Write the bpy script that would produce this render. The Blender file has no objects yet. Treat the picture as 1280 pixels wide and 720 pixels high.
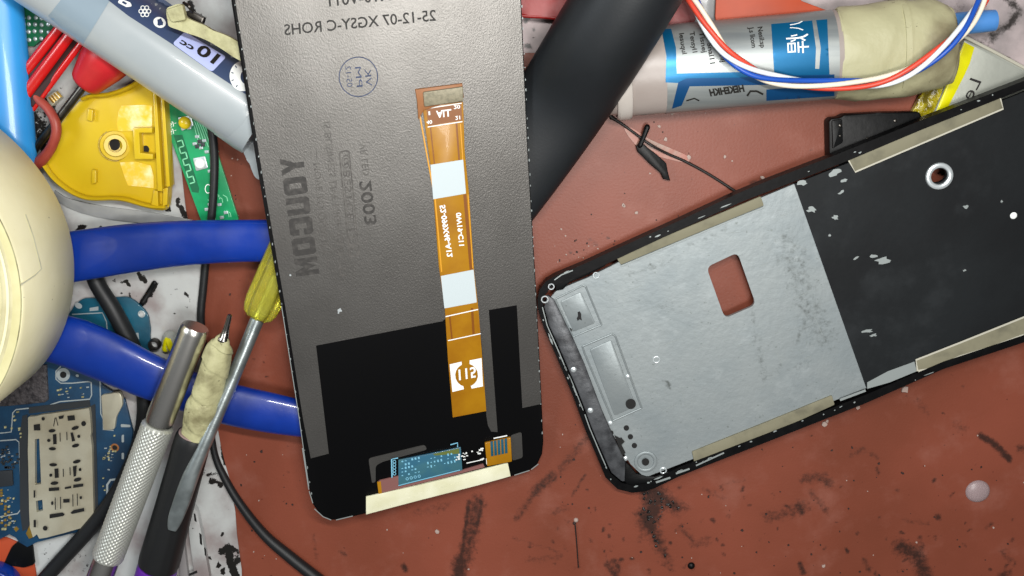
# A phone repair bench seen from above: everything is built in photo-pixel units on its own level over the bench, then scaled by K.
WORLD = .28; EXPO = 0.06
LAMPS = [('bench_tube_lamp', (.22, 1.12, 2.6), (-.1, .1, 0), 1.4, .12, 68, (1, .985, .95)),
         ('ceiling_lamp', (.55, -.05, 4.0), (0, .2, 0), .8, .8, 74, (1, .98, .95)),
         ('cool_left_light', (-3.0, 1.2, 2.6), (-.6, 0, 0), 1.0, 1.0, 46, (.88, .95, 1))]  # last one: unseen cool area light from the left
import bpy, bmesh, math, random
import numpy as np
from mathutils import Vector
from mathutils.geometry import delaunay_2d_cdt, tessellate_polygon
random.seed(7); RNG = np.random.default_rng(11)
SC = bpy.context.scene; COL = SC.collection
# ---------------------------------------------------------------- camera and pixel <-> bench mapping
K = 0.002                      # one photo pixel on the bench, in scene units (decimetres)
F = 1350.0; TH = math.radians(14); CO, SI = math.cos(TH), math.sin(TH)
CAM = np.array([0.0, F*SI, F*CO])
def ray(px, py):
    u, v = px-640.0, 360.0-py
    return np.array([u, v*CO-F*SI, -(v*SI+F*CO)])
class Plane:
    """a flat surface in the place; at() gives the point of it seen at a pixel of the photo, h px above it"""
    def __init__(s, p, n): s.p = np.array(p, float); n = np.array(n, float); s.n = n/np.linalg.norm(n)
    def at(s, px, py, h=0.0):
        d = ray(px, py); q = s.p + s.n*h
        return CAM + d*(np.dot(q-CAM, s.n)/np.dot(d, s.n))
    def nrm(s, P): return s.n
def level(z): return Plane((0, 0, z), (0, 0, 1))
def W(px, py, z): return level(z).at(px, py)
def plane3(a, b, c):
    A, B, C = W(*a), W(*b), W(*c); n = np.cross(B-A, C-A)
    if n[2] < 0: n = -n
    return Plane(A, n)
class Cyl:
    def __init__(s, a, b, r0, r1=None, flat=1.0):
        s.flat = flat
        s.a = np.array(a, float); s.b = np.array(b, float); d = s.b-s.a; s.L = np.linalg.norm(d); s.d = d/s.L
        s.r0 = r0; s.r1 = r0 if r1 is None else r1
    def at(s, px, py, h=0.0):
        D0 = ray(px, py); D0 = D0/np.linalg.norm(D0); r = max(s.r0, s.r1)+h; q = np.array([1, 1, 1/s.flat]); D = D0*q
        o = (CAM-s.a)*q; o = o-s.d*np.dot(o, s.d); e = D-s.d*np.dot(D, s.d)
        A = e@e; B = 2*(o@e); Cc = o@o-r*r; q = B*B-4*A*Cc
        t = (-B-math.sqrt(q))/(2*A) if q > 0 else -B/(2*A)
        return CAM+D0*t
    def nrm(s, P):
        v = (P-s.a)*np.array([1, 1, 1/s.flat]); v = v-s.d*np.dot(v, s.d); return v/np.linalg.norm(v)
# ---------------------------------------------------------------- 2-D helpers
def smooth(poly, n=4, closed=True):
    P = [np.array(p, float) for p in poly]; N = len(P); out = []
    for i in range(N if closed else N-1):
        g = lambda k: P[k % N] if closed else P[min(max(k, 0), N-1)]
        a, b, c, d = g(i-1), g(i), g(i+1), g(i+2)
        for j in range(n):
            t = j/n
            out.append(.5*((2*b)+(c-a)*t+(2*a-5*b+4*c-d)*t*t+(3*b-a-3*c+d)*t**3))
    if not closed: out.append(P[-1])
    return out
def rc(poly, r, n=4):
    """round the corners of a polygon"""
    out = []; N = len(poly)
    for i in range(N):
        a, b, c = (np.array(poly[(i+k) % N], float) for k in (-1, 0, 1))
        u, v = a-b, c-b; lu, lv = np.linalg.norm(u), np.linalg.norm(v); q = min(r, lu*.45, lv*.45)
        s, e = b+u/lu*q, b+v/lv*q
        for j in range(n+1):
            t = j/n; out.append((1-t)**2*s+2*t*(1-t)*b+t*t*e)
    return out
def circ(x, y, r, n=20, ry=None, rot=0):
    ry = ry or r; c, s = math.cos(rot), math.sin(rot); o = []
    for i in range(n):
        a = 2*math.pi*i/n; X, Y = r*math.cos(a), ry*math.sin(a); o.append((x+X*c-Y*s, y+X*s+Y*c))
    return o
def blob(x, y, r, n=14, rough=.35, ry=None, rot=0, rnd=random):
    return [(x+(p[0]-x)*k, y+(p[1]-y)*k) for p in circ(x, y, r, n, ry, rot) for k in [1+rnd.uniform(-rough, rough)]]
def line(a, b, w):
    a, b = np.array(a, float), np.array(b, float); d = b-a; d /= np.linalg.norm(d); n = np.array([-d[1], d[0]])*w/2
    return [a+n, b+n, b-n, a-n]
def path(pts, w):
    """a stroke of width w along a polyline, as one polygon"""
    P = [np.array(p, float) for p in pts]; L = []; R = []
    for i, p in enumerate(P):
        d = P[min(i+1, len(P)-1)]-P[max(i-1, 0)]; d /= np.linalg.norm(d); n = np.array([-d[1], d[0]])*w/2
        L.append(p+n); R.append(p-n)
    return L+R[::-1]
def inside(x, y, loops):
    r = np.zeros(np.shape(x), bool)
    for lp in loops:
        L = np.array(lp, float)
        for (x1, y1), (x2, y2) in zip(L, np.roll(L, -1, 0)):
            if y1 == y2: continue
            r ^= ((y1 > y) != (y2 > y)) & (x < (x2-x1)*(y-y1)/(y2-y1)+x1)
    return r
def fill(outer, holes=(), step=None):
    loops = [outer]+list(holes); V = []; E = []
    for lp in loops:
        L = [np.array(p, float) for p in lp]
        if step:
            q = []
            for a, b in zip(L, L[1:]+L[:1]):
                n = max(1, int(np.linalg.norm(b-a)/step)); q += [a+(b-a)*k/n for k in range(n)]
            L = q
        k0 = len(V); V += L; E += [(k0+i, k0+(i+1) % len(L)) for i in range(len(L))]
    if step:
        A = np.array(V); lo, hi = A.min(0), A.max(0)
        gx, gy = np.meshgrid(np.arange(lo[0]+step/2, hi[0], step), np.arange(lo[1]+step/2, hi[1], step))
        gx = gx+RNG.uniform(-.2, .2, gx.shape)*step; gy = gy+RNG.uniform(-.2, .2, gy.shape)*step
        m = inside(gx, gy, loops)
        V += [np.array(p) for p in zip(gx[m], gy[m])]
    vo, eo, fo, *_ = delaunay_2d_cdt([Vector((p[0], p[1])) for p in V], E, [], 0, 1e-4)
    vo = np.array([(v.x, v.y) for v in vo]); fo = np.array([f for f in fo if len(f) == 3])
    c = vo[fo].mean(1); fo = fo[inside(c[:, 0], c[:, 1], loops)]
    return vo, [tuple(int(i) for i in f) for f in fo]
class VNoise:
    def __init__(s, seed=0): s.g = np.random.default_rng(seed).random((64, 64))
    def __call__(s, x, y, sc=40.0, oc=3):
        x, y = np.asarray(x, float)/sc, np.asarray(y, float)/sc; t = 0; a = 1; w = 0
        for o in range(oc):
            i, j = np.floor(x).astype(int), np.floor(y).astype(int); u, v = x-i, y-j; u = u*u*(3-2*u); v = v*v*(3-2*v); g = s.g
            t = t+a*((g[i % 64, j % 64]*(1-u)+g[(i+1) % 64, j % 64]*u)*(1-v)+(g[i % 64, (j+1) % 64]*(1-u)+g[(i+1) % 64, (j+1) % 64]*u)*v)
            w += a; a *= .5; x = x*2+17.3; y = y*2+5.1
        return t/w
VN = VNoise(3)
def strokes(x, y, items):
    """grime amount 0..1 at photo positions x, y; items: (points, width, strength) or ('poly', points, soft, strength)"""
    g = np.zeros(np.shape(x))
    for it in items:
        if it[0] == 'poly':
            L = np.array(it[1], float); d = np.full(np.shape(x), 1e9)
            for a, b in zip(L, np.roll(L, -1, 0)): d = np.minimum(d, segd(x, y, a, b))
            d = np.where(inside(x, y, [L]), -d, d); v = np.clip(.5-d/(2*it[2]), 0, 1)*it[3]
        else:
            d = np.full(np.shape(x), 1e9)
            for a, b in zip(it[0][:-1], it[0][1:]): d = np.minimum(d, segd(x, y, np.array(a, float), np.array(b, float)))
            v = np.clip(1.25-d/(it[1]/2)*.9, 0, 1)*it[2]
        g = np.maximum(g, v)
    return g
def segd(x, y, a, b):
    d = b-a; L = max(d@d, 1e-9); t = np.clip(((x-a[0])*d[0]+(y-a[1])*d[1])/L, 0, 1)
    return np.hypot(x-a[0]-t*d[0], y-a[1]-t*d[1])
# ---------------------------------------------------------------- font outlines
_TX = {}
def glyphs(s, bold=0.0):
    k = (s, bold)
    if k not in _TX:
        cu = bpy.data.curves.new('t', 'FONT'); cu.body = s; cu.size = 1; cu.offset = bold; cu.resolution_u = 3
        o = bpy.data.objects.new('t', cu); COL.objects.link(o)
        dg = bpy.context.evaluated_depsgraph_get(); me = bpy.data.meshes.new_from_object(o.evaluated_get(dg))
        V = np.array([v.co[:2] for v in me.vertices]).reshape(-1, 2); Fs = [tuple(p.vertices) for p in me.polygons]
        bpy.data.objects.remove(o); bpy.data.curves.remove(cu); bpy.data.meshes.remove(me); _TX[k] = (V, Fs)
    return _TX[k]
def finer(V, Fs, L):
    V = [np.array(p) for p in V]; T = []
    for f in Fs: T += [(f[0], f[i], f[i+1]) for i in range(1, len(f)-1)]
    mid = {}
    def m(a, b):
        k = (min(a, b), max(a, b))
        if k not in mid: mid[k] = len(V); V.append((V[a]+V[b])/2)
        return mid[k]
    out = []
    while T:
        a, b, c = T.pop(); e = [np.linalg.norm(V[a]-V[b]), np.linalg.norm(V[b]-V[c]), np.linalg.norm(V[c]-V[a])]; k = int(np.argmax(e))
        if e[k] < L: out.append((a, b, c)); continue
        if k == 1: a, b, c = b, c, a
        elif k == 2: a, b, c = c, a, b
        q = m(a, b); T += [(a, q, c), (q, b, c)]
    return np.array(V), out
# ---------------------------------------------------------------- mesh builder (all in photo-pixel units)
class MB:
    def __init__(s): s.v = []; s.f = []; s.attr = None; s.cuts = []
    def raw(s, V, Fs):
        k = len(s.v); s.cuts.append((k, len(s.f))); s.v += [np.array(p, float) for p in V]; s.f += [tuple(i+k for i in f) for f in Fs]; return s
    def bm(s, b):
        b.verts.ensure_lookup_table(); b.verts.index_update()
        s.raw([tuple(v.co) for v in b.verts], [[v.index for v in f.verts] for f in b.faces]); b.free(); return s
    def prism(s, outer, surf, top, thick, bevel=0, seg=2, holes=(), step=None, dz=None, taper=0):
        """outline traced in the photo at height top over surf, carried down by thick along the surface normal"""
        if isinstance(surf, (int, float)): surf = level(surf)
        if step or holes:
            V2, Fs = fill(outer, holes, step)
            T = np.array([surf.at(p[0], p[1], top) for p in V2])
            if dz is not None: T = T+np.outer(dz(V2[:, 0], V2[:, 1]), surf.n)
            n = len(T); cnt = {}
            for f in Fs:
                for a, b in zip(f, f[1:]+f[:1]): cnt[(a, b)] = 1
            B = np.array([p-surf.nrm(p)*thick for p in T])
            # make the triangles face along the normal
            G = []
            for f in Fs:
                a, b, c = T[f[0]], T[f[1]], T[f[2]]
                G.append(f if np.dot(np.cross(b-a, c-a), surf.nrm(a)) > 0 else f[::-1])
            S = [(b, a, a+n, b+n) for f in G for a, b in zip(f, f[1:]+f[:1]) if not ((b, a) in cnt and (a, b) in cnt)]
            s.raw(list(T)+list(B), G+[tuple(i+n for i in f[::-1]) for f in G]+S); return s
        P = [surf.at(p[0], p[1], top) for p in outer]; b = bmesh.new()
        c = sum(P)/len(P)
        vt = [b.verts.new(p) for p in P]
        vb = [b.verts.new((p+(p-c)*taper)-surf.nrm(p)*thick) for p in P]; ft = b.faces.new(vt); ft.normal_update()
        if np.dot(np.array(ft.normal), surf.nrm(P[0])) < 0: ft.normal_flip(); vt.reverse(); vb.reverse()
        b.faces.new(vb[::-1]); N = len(vt); te = []
        for i in range(N):
            b.faces.new((vt[i], vb[i], vb[(i+1) % N], vt[(i+1) % N]))
        if bevel:
            te = [e for e in ft.edges]
            bmesh.ops.bevel(b, geom=te, offset=bevel, segments=seg, profile=.5, affect='EDGES', clamp_overlap=True)
        bmesh.ops.recalc_face_normals(b, faces=b.faces[:])
        return s.bm(b)
    def decal(s, polys, surf, h=.35, step=None):
        if isinstance(surf, (int, float)): surf = level(surf)
        for p in polys:
            if len(p) == 2 and isinstance(p[1], list): V2, Fs = fill(p[0], p[1], step)
            elif step: V2, Fs = fill(p, (), step)
            else: V2 = np.array([(q[0], q[1]) for q in p]); Fs = [tuple(t) for t in tessellate_polygon([[Vector((q[0], q[1], 0)) for q in p]])]
            T = [surf.at(q[0], q[1], h) for q in V2]; s._face(T, Fs, surf)
        return s
    def _face(s, T, Fs, surf):
        G = []
        for f in Fs:
            a, b, c = T[f[0]], T[f[1]], T[f[2]]
            G.append(f if np.dot(np.cross(b-a, c-a), surf.nrm(a)) > 0 else tuple(f)[::-1])
        s.raw(T, G)
    def text(s, txt, a, b, up, surf, h=.4, bold=0.0, cap=.70):
        """letters from photo point a to b along the baseline, up = the cap-height vector in the photo"""
        if isinstance(surf, (int, float)): surf = level(surf)
        V, Fs = glyphs(txt, bold)
        if isinstance(surf, Cyl): V, Fs = finer(V, Fs, .12)
        x0, x1 = V[:, 0].min(), V[:, 0].max(); a, b, up = (np.array(q, float) for q in (a, b, up))
        T = [surf.at(*(a+(b-a)*(p[0]-x0)/(x1-x0)+up*p[1]/cap), h) for p in V]; s._face(T, Fs, surf); return s
    def tube(s, pts, seg=12, flat=1.0, n=6, cap='round', dr=None, curve=True):
        """swept round bar through photo points (px, py, z, r); z is the height of the centre line"""
        Q = [np.append(W(p[0], p[1], p[2]), [p[3], p[4] if len(p) > 4 else flat]) for p in pts]
        if curve and len(Q) > 2: Q = smooth(Q, n, False)
        Q = [np.array(q) for q in Q]; C = [q[:3] for q in Q]; N = len(C); rings = []
        tan = []
        for i in range(N):
            d = C[min(i+1, N-1)]-C[max(i-1, 0)]; tan.append(d/np.linalg.norm(d))
        rows = [(C[i], tan[i], Q[i][3], Q[i][4]) for i in range(N)]
        if cap == 'round':
            r0, r1 = rows[0][2], rows[-1][2]; pre = []; post = []
            for a in (15, 40, 65): 
                q = math.radians(a)
                pre.append((C[0]-tan[0]*r0*math.cos(q), tan[0], r0*math.sin(q), rows[0][3]))
                post.append((C[-1]+tan[-1]*r1*math.cos(q), tan[-1], r1*math.sin(q), rows[-1][3]))
            rows = pre+rows+post[::-1]
        V = []; up = np.array([0, 0, 1.0])
        for k, (c, t, r, fl) in enumerate(rows):
            e = np.cross(up, t); e /= np.linalg.norm(e); g = np.cross(t, e)
            for j in range(seg):
                a = 2*math.pi*j/seg; rr = r if dr is None else r+dr(k/len(rows), a)
                V.append(c+e*rr*math.cos(a)+g*rr*fl*math.sin(a))
        M = len(rows); Fs = [(i*seg+j, i*seg+(j+1) % seg, (i+1)*seg+(j+1) % seg, (i+1)*seg+j) for i in range(M-1) for j in range(seg)]
        Fs += [tuple(range(seg))[::-1], tuple((M-1)*seg+j for j in range(seg))]
        s.raw(V, Fs); return s
    def rev(s, a, b, prof, seg=32, disp=None, flat=1.0, hollow=False):
        """turned shape on the axis a -> b (px, py, z); prof = (fraction along, radius)"""
        A, B = (W(*q) if len(q) == 3 else np.array(q[:3]) for q in (a, b)); d = B-A; L = np.linalg.norm(d); t = d/L
        up = np.array([0, 0, 1.0]) if abs(t[2]) < .9 else np.array([0, 1.0, 0]); e = np.cross(up, t); e /= np.linalg.norm(e); g = np.cross(t, e); V = []
        for (u, r) in prof:
            for j in range(seg):
                w = 2*math.pi*j/seg; rr = max(r, .01)+(disp(u*L, w, r) if disp else 0)
                V.append(A+t*u*L+e*rr*math.cos(w)+g*rr*flat*math.sin(w))
        M = len(prof); Fs = [(i*seg+j, i*seg+(j+1) % seg, (i+1)*seg+(j+1) % seg, (i+1)*seg+j) for i in range(M-1) for j in range(seg)]
        if hollow: Fs += [((M-1)*seg+k, (M-1)*seg+(k+1) % seg, (k+1) % seg, k) for k in range(seg)]
        else: Fs += [tuple(range(seg))[::-1], tuple((M-1)*seg+j for j in range(seg))]
        s.raw(V, Fs); return s
    def dome(s, px, py, surf, r, hgt, h0=0, seg=16, ry=None):
        if isinstance(surf, (int, float)): surf = level(surf)
        c = surf.at(px, py, h0); n = surf.n; e = np.cross((0, 1, 0), n); e /= np.linalg.norm(e); g = np.cross(n, e); V = []; ry = ry or r
        for k in range(6):
            q = math.radians(k*17.5)
            for j in range(seg):
                w = 2*math.pi*j/seg; V.append(c+(e*r*math.cos(w)+g*ry*math.sin(w))*math.cos(q)+n*hgt*math.sin(q))
        V.append(c+n*hgt); Fs = [(i*seg+j, i*seg+(j+1) % seg, (i+1)*seg+(j+1) % seg, (i+1)*seg+j) for i in range(5) for j in range(seg)]
        Fs += [(5*seg+j, 5*seg+(j+1) % seg, 6*seg) for j in range(seg)]+[tuple(range(seg))[::-1]]
        s.raw(V, Fs); return s
    def ring(s, px, py, surf, r, w, hgt, h0=0, seg=28, prof=6):
        """a rounded annulus lying on a surface"""
        if isinstance(surf, (int, float)): surf = level(surf)
        c = surf.at(px, py, h0); n = surf.n; e = np.cross((0, 1, 0), n); e /= np.linalg.norm(e); g = np.cross(n, e); V = []
        for j in range(seg):
            q = 2*math.pi*j/seg; d = e*math.cos(q)+g*math.sin(q)
            for k in range(prof):
                m = math.pi*k/(prof-1); V.append(c+d*(r+w/2*math.cos(m))+n*hgt*math.sin(m)**.6 if 0 < k < prof-1 else c+d*(r+w/2*math.cos(m)))
        Fs = [(j*prof+k, ((j+1) % seg)*prof+k, ((j+1) % seg)*prof+k+1, j*prof+k+1) for j in range(seg) for k in range(prof-1)]
        s.raw(V, Fs); return s
    def build_each(s, name, mat, parent, sharp=35):
        """every piece added to this builder becomes a part of its own"""
        c = s.cuts+[(len(s.v), len(s.f))]
        for (a, fa), (b, fb) in zip(c[:-1], c[1:]):
            p = MB(); p.v = s.v[a:b]; p.f = [tuple(i-a for i in f) for f in s.f[fa:fb]]; p.build(name, mat, parent, sharp)
    def build(s, name, mat, parent=None, sharp=35, fixn=False):
        V = np.array(s.v); base = np.zeros(3)
        if parent is None:
            base = np.array([V[:, 0].mean(), V[:, 1].mean(), V[:, 2].min()])
        else:
            r = parent
            while r.parent: r = r.parent
            base = np.array(r['_b'])
        me = bpy.data.meshes.new(name); me.from_pydata([tuple(p) for p in (V-base)*K], [], s.f); me.update()
        if fixn:
            b = bmesh.new(); b.from_mesh(me); bmesh.ops.recalc_face_normals(b, faces=b.faces[:]); b.to_mesh(me); b.free()
        for p in me.polygons: p.use_smooth = True
        me.set_sharp_from_angle(angle=math.radians(sharp))
        if s.attr is not None:
            at = me.attributes.new('grime', 'FLOAT', 'POINT'); at.data.foreach_set('value', np.array(s.attr, dtype=np.float32))
        me.materials.append(mat); o = bpy.data.objects.new(name, me); COL.objects.link(o)
        if parent is None: o.location = base*K; o['_b'] = base.tolist()
        else: o.parent = parent
        return o
def thing(name, label, cat, px, py, group=None):
    o = bpy.data.objects.new(name, None); COL.objects.link(o); b = W(px, py, 0); o.location = b*K; o['_b'] = b.tolist()
    o.empty_display_size = .05; return tag(o, label, cat, group)
def tag(o, label=None, cat=None, group=None, kind=None):
    for k, v in (('label', label), ('category', cat), ('group', group), ('kind', kind)):
        if v: o[k] = v
    return o
# ---------------------------------------------------------------- materials
def lin(h):
    h = h.lstrip('#'); c = [int(h[i:i+2], 16)/255 for i in (0, 2, 4)]
    return tuple((x/12.92 if x <= .04045 else ((x+.055)/1.055)**2.4) for x in c)+(1,)
def mat(name, col, rough=.5, metal=0, var=None, vscale=20, vlo=.35, vhi=.7, bump=0, bscale=100, bdist=1.0, spec=.5, coat=0, trans=0, ior=1.45,
        rvar=0, speck=None, spscale=200, spthr=.72, grime=None, stretch=None, bdetail=4, sss=0, gsoft=.12, gn=1.5, gmax=1.0, dust=None, detail=6):
    m = bpy.data.materials.new(name); m.use_nodes = True; nt = m.node_tree; N = nt.nodes; L = nt.links; p = N['Principled BSDF']
    p.inputs['Roughness'].default_value = rough; p.inputs['Metallic'].default_value = metal; p.inputs['Specular IOR Level'].default_value = spec
    p.inputs['Coat Weight'].default_value = coat; p.inputs['Transmission Weight'].default_value = trans; p.inputs['IOR'].default_value = ior
    p.inputs['Coat Roughness'].default_value = .06
    if sss:
        p.inputs['Subsurface Weight'].default_value = sss; p.inputs['Subsurface Radius'].default_value = (.03, .03, .03); p.inputs['Subsurface Scale'].default_value = .5
    tc = N.new('ShaderNodeTexCoord'); vec = tc.outputs['Object']
    if stretch:
        mp = N.new('ShaderNodeMapping'); mp.inputs['Scale'].default_value = stretch[:3]; mp.inputs['Rotation'].default_value = (0, 0, stretch[3] if len(stretch) > 3 else 0)
        L.new(vec, mp.inputs['Vector']); vec = mp.outputs['Vector']
    def noise(sc, det=4, rg=.55):
        n = N.new('ShaderNodeTexNoise'); n.inputs['Scale'].default_value = sc; n.inputs['Detail'].default_value = det; n.inputs['Roughness'].default_value = rg
        L.new(vec, n.inputs['Vector']); return n.outputs['Fac']
    def rng(src, lo, hi, a=0, b=1):
        r = N.new('ShaderNodeMapRange'); r.interpolation_type = 'SMOOTHSTEP'; L.new(src, r.inputs['Value'])
        for i, v in zip(('From Min', 'From Max', 'To Min', 'To Max'), (lo, hi, a, b)): r.inputs[i].default_value = v
        return r.outputs['Result']
    def mix(fac, a, b):
        x = N.new('ShaderNodeMix'); x.data_type = 'RGBA'; L.new(fac, x.inputs[0])
        for i, c in ((6, a), (7, b)):
            if isinstance(c, tuple): x.inputs[i].default_value = c
            else: L.new(c, x.inputs[i])
        return x.outputs[2]
    c = lin(col)
    if var: c = mix(rng(noise(vscale, detail), vlo, vhi), c, lin(var))
    if speck: c = mix(rng(noise(spscale, 3), spthr, spthr+.04), c, lin(speck))
    if dust: c = mix(rng(noise(dust[1], 8, .62), dust[2], dust[3], 0, dust[4]), c, lin(dust[0]))
    rr = None
    if grime:
        a = N.new('ShaderNodeAttribute'); a.attribute_name = 'grime'
        ad = N.new('ShaderNodeMath'); ad.operation = 'MULTIPLY_ADD'; L.new(noise(75, 6, .7), ad.inputs[0]); ad.inputs[1].default_value = gn; ad.inputs[2].default_value = -gn/2
        ad2 = N.new('ShaderNodeMath'); ad2.operation = 'ADD'; L.new(a.outputs['Fac'], ad2.inputs[0]); L.new(ad.outputs[0], ad2.inputs[1])
        ml = N.new('ShaderNodeMath'); ml.operation = 'MULTIPLY'; L.new(rng(ad2.outputs[0], .5-gsoft, .5+gsoft), ml.inputs[0]); L.new(rng(a.outputs['Fac'], .02, .2, 0, gmax), ml.inputs[1])
        c = mix(ml.outputs[0], c, lin(grime)); rr = rng(ml.outputs[0], 0, 1, rough, min(rough, .42))
    if isinstance(c, tuple): p.inputs['Base Color'].default_value = c
    else: L.new(c, p.inputs['Base Color'])
    if rvar: L.new(rng(noise(vscale*1.7, 5), .3, .7, max(rough-rvar, .03), rough+rvar), p.inputs['Roughness'])
    elif rr is not None: L.new(rr, p.inputs['Roughness'])
    if bump:
        b = N.new('ShaderNodeBump'); b.inputs['Strength'].default_value = bump; b.inputs['Distance'].default_value = bdist*K
        L.new(noise(bscale, bdetail), b.inputs['Height']); L.new(b.outputs['Normal'], p.inputs['Normal'])
    return m
# ================================================================ materials
M_mat = mat('silicone_mat', '#804332', .40, var='#6a3625', vscale=1.5, vlo=.3, vhi=.75, bump=.25, bscale=160, bdist=.6, speck='#5a2c20', spscale=60, spthr=.70, grime='#1d1714', spec=.35, gsoft=.34, gn=1.3, gmax=.86, dust=('#8f5d50', 7, .5, .78, .5))
M_paper = mat('stained_paper', '#b4b7b6', .6, var='#8c8281', vscale=5, vlo=.42, vhi=.66, bump=.3, bscale=30, bdist=1.2, speck='#3a3634', spscale=75, spthr=.715, grime='#15120f', gsoft=.05)
M_pinkpaper = mat('pinkish_paper', '#b7a9a9', .65, var='#857d7d', vscale=7, bump=.35, bscale=22, bdist=2, speck='#3a3534', spscale=60, spthr=.70, grime='#2a2523', gsoft=.3)
M_black = mat('black_glass', '#060607', .4, spec=.18)
M_frameblack = mat('frame_black_plastic', '#050506', .4, var='#0c0c0d', vscale=40, bump=.1, bscale=90, bdist=.8, spec=.14)
M_foil = mat('grey_back_foil', '#6a6865', .36, .8, var='#615f5c', vscale=6, bump=.45, bscale=330, bdist=.5, stretch=(1, .72, 1, .5))
M_amber = mat('amber_polyimide', '#a5740d', .34, var='#925f08', vscale=9, spec=.4, coat=.08)
M_amberd = mat('dark_amber_trace', '#7a4506', .35)
M_amberl = mat('light_amber_edge', '#cf9326', .3)
M_connbrown = mat('connector_brown', '#8d5a30', .5)
M_conngrey = mat('connector_stiffener', '#8d8671', .55, .2, var='#77725f', vscale=120, bump=.3, bscale=300)
M_white = mat('white_ink', '#e9ece9', .6)
M_sticker = mat('white_sticker', '#bcc7ca', .55, bump=.1, bscale=60)
M_ink = mat('black_ink', '#15130f', .6)
M_blueink = mat('blue_stamp_ink', '#25324f', .6, var='#3d4660', vscale=60, vlo=.4, vhi=.75)
M_ghost = mat('faded_print', '#45423f', .6, var='#5d5a56', vscale=90, vlo=.35, vhi=.7)
M_ghostbold = mat('bold_faded_print', '#2e2c2a', .6, var='#484542', vscale=80, vlo=.4, vhi=.75)
M_ctape = mat('cream_tape', '#e0dfc4', .62, var='#d2d0ae', vscale=12, bump=.25, bscale=50, bdist=1)
M_roll = mat('masking_tape_roll', '#f1ebc6', .5, var='#e6dfb5', vscale=5, bump=.2, bscale=24, bdist=1.5, speck='#9a9272', spscale=50, spthr=.73)
M_rollside = mat('tape_roll_side', '#d0c9a0', .7, var='#bfb78e', vscale=22, bump=.3, bscale=90, bdist=1.2)
M_crepe = mat('masking_tape_crepe', '#aeab82', .6, var='#777150', vscale=18, vlo=.42, vhi=.74, bump=.9, bscale=45, bdist=2.5, speck='#6f694c', spscale=70, spthr=.68)
M_dirtycrepe = mat('dirty_masking_tape', '#a9a684', .5, var='#756d54', vscale=5, vlo=.45, vhi=.72, bump=.6, bscale=18, bdist=3, speck='#5b553f', spscale=55, spthr=.70)
M_board = mat('blue_solder_mask', '#17405f', .35, var='#102c44', vscale=9, bump=.15, bscale=120, coat=.25)
M_teal = mat('teal_solder_mask', '#17566c', .35, var='#123f52', vscale=9, bump=.15, bscale=100, coat=.25)
M_greenb = mat('green_solder_mask', '#1f9a62', .35, var='#178050', vscale=12, coat=.25)
M_greend = mat('dark_green_solder_mask', '#14603f', .4)
M_greenl = mat('pale_green_trace', '#7fcfa2', .4)
M_trace = mat('silver_trace', '#bcc6c8', .35, .5)
M_shield = mat('cream_shield_metal', '#cdc9b4', .36, .5, var='#b9b199', vscale=8, bump=.2, bscale=30, bdist=1)
M_hole = mat('dark_hole', '#0d0d0d', .7)
M_chip = mat('scraped_chip', '#4a4648', .5, var='#252326', vscale=90, bump=.9, bscale=110, bdist=2)
M_ic = mat('black_chip', '#2c3034', .45)
M_gold = mat('gold_pad', '#c8a24a', .3, .8)
M_steel = mat('polished_steel', '#dedbd4', .27, 1, bump=.12, bscale=60, bdist=.4)
M_knurl = mat('knurled_aluminium', '#cfd1c9', .42, .65)
M_shaft = mat('zinc_shaft', '#b9c2c2', .32, .85, var='#939b9b', vscale=18, bump=.3, bscale=60, bdist=.8)
M_darkmetal = mat('dark_steel', '#55524e', .32, .9, var='#39352f', vscale=25)
M_rubber = mat('black_rubber', '#16181a', .5, bump=.2, bscale=90, bdist=.6, speck='#3c4042', spscale=130, spthr=.76)
M_tubeblk = mat('soft_black_sleeve', '#1b1e21', .5, var='#15181a', vscale=5, speck='#6d7478', spscale=170, spthr=.775, bump=.1, bscale=160)
M_grip = mat('black_grip', '#191a1b', .45, bump=.25, bscale=40, bdist=.8, speck='#4a4c4d', spscale=140, spthr=.77)
M_purple = mat('purple_plastic', '#5b2592', .3, coat=.3)
M_bluegrip = mat('blue_dipped_grip', '#03308f', .38, var='#03287c', vscale=6, coat=.55, rvar=.1, bump=.2, bscale=12, bdist=3, speck='#0a1f52', spscale=90, spthr=.73)
M_bluebottle = mat('sky_blue_plastic', '#2f93d8', .3, coat=.2, var='#2a86c9', vscale=3)
M_red = mat('red_plastic', '#b80d0d', .28, coat=.35)
M_redd = mat('dark_gap', '#2a0605', .5)
M_redsoft = mat('red_soft_plastic', '#bc2329', .36, var='#a81c22', vscale=8)
M_redcord = mat('dull_red_rubber', '#8e372d', .45, var='#a0473a', vscale=10)
M_redbag = mat('red_film', '#8c110e', .45, var='#6f0d0b', vscale=6, bump=.25, bscale=12, bdist=4)
M_orange = mat('orange_plastic', '#ad431f', .55, var='#99391a', vscale=4)
M_yellow = mat('yellow_plastic', '#cbae1d', .3, var='#bf9f14', vscale=5, coat=.1, speck='#7a5b06', spscale=60, spthr=.765)
M_cleartape = mat('clear_tape_film', '#e9e0a8', .12, var='#e3bd3a', vscale=24, vlo=.35, vhi=.6, bump=.8, bscale=30, bdist=2, coat=.6)
M_clear = mat('grey_clear_plastic', '#9a9c9c', .2, var='#7f8182', vscale=6, coat=.4, bump=.3, bscale=16, bdist=2)
M_acetate = mat('yellow_acetate', '#ece65a', .08, var='#d6cb34', vscale=14, coat=1, trans=.7, ior=1.3)
M_syr = mat('translucent_barrel', '#a3a9ab', .34, var='#979fa2', vscale=3, coat=.2)
M_syrdark = mat('plunger_seen_through', '#8595a0', .3, coat=.25)
M_navy = mat('navy_label', '#38465c', .38, coat=.1, var='#2f3d66', vscale=2.5)
M_lav = mat('lavender_label_patch', '#aab3e0', .4)
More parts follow.
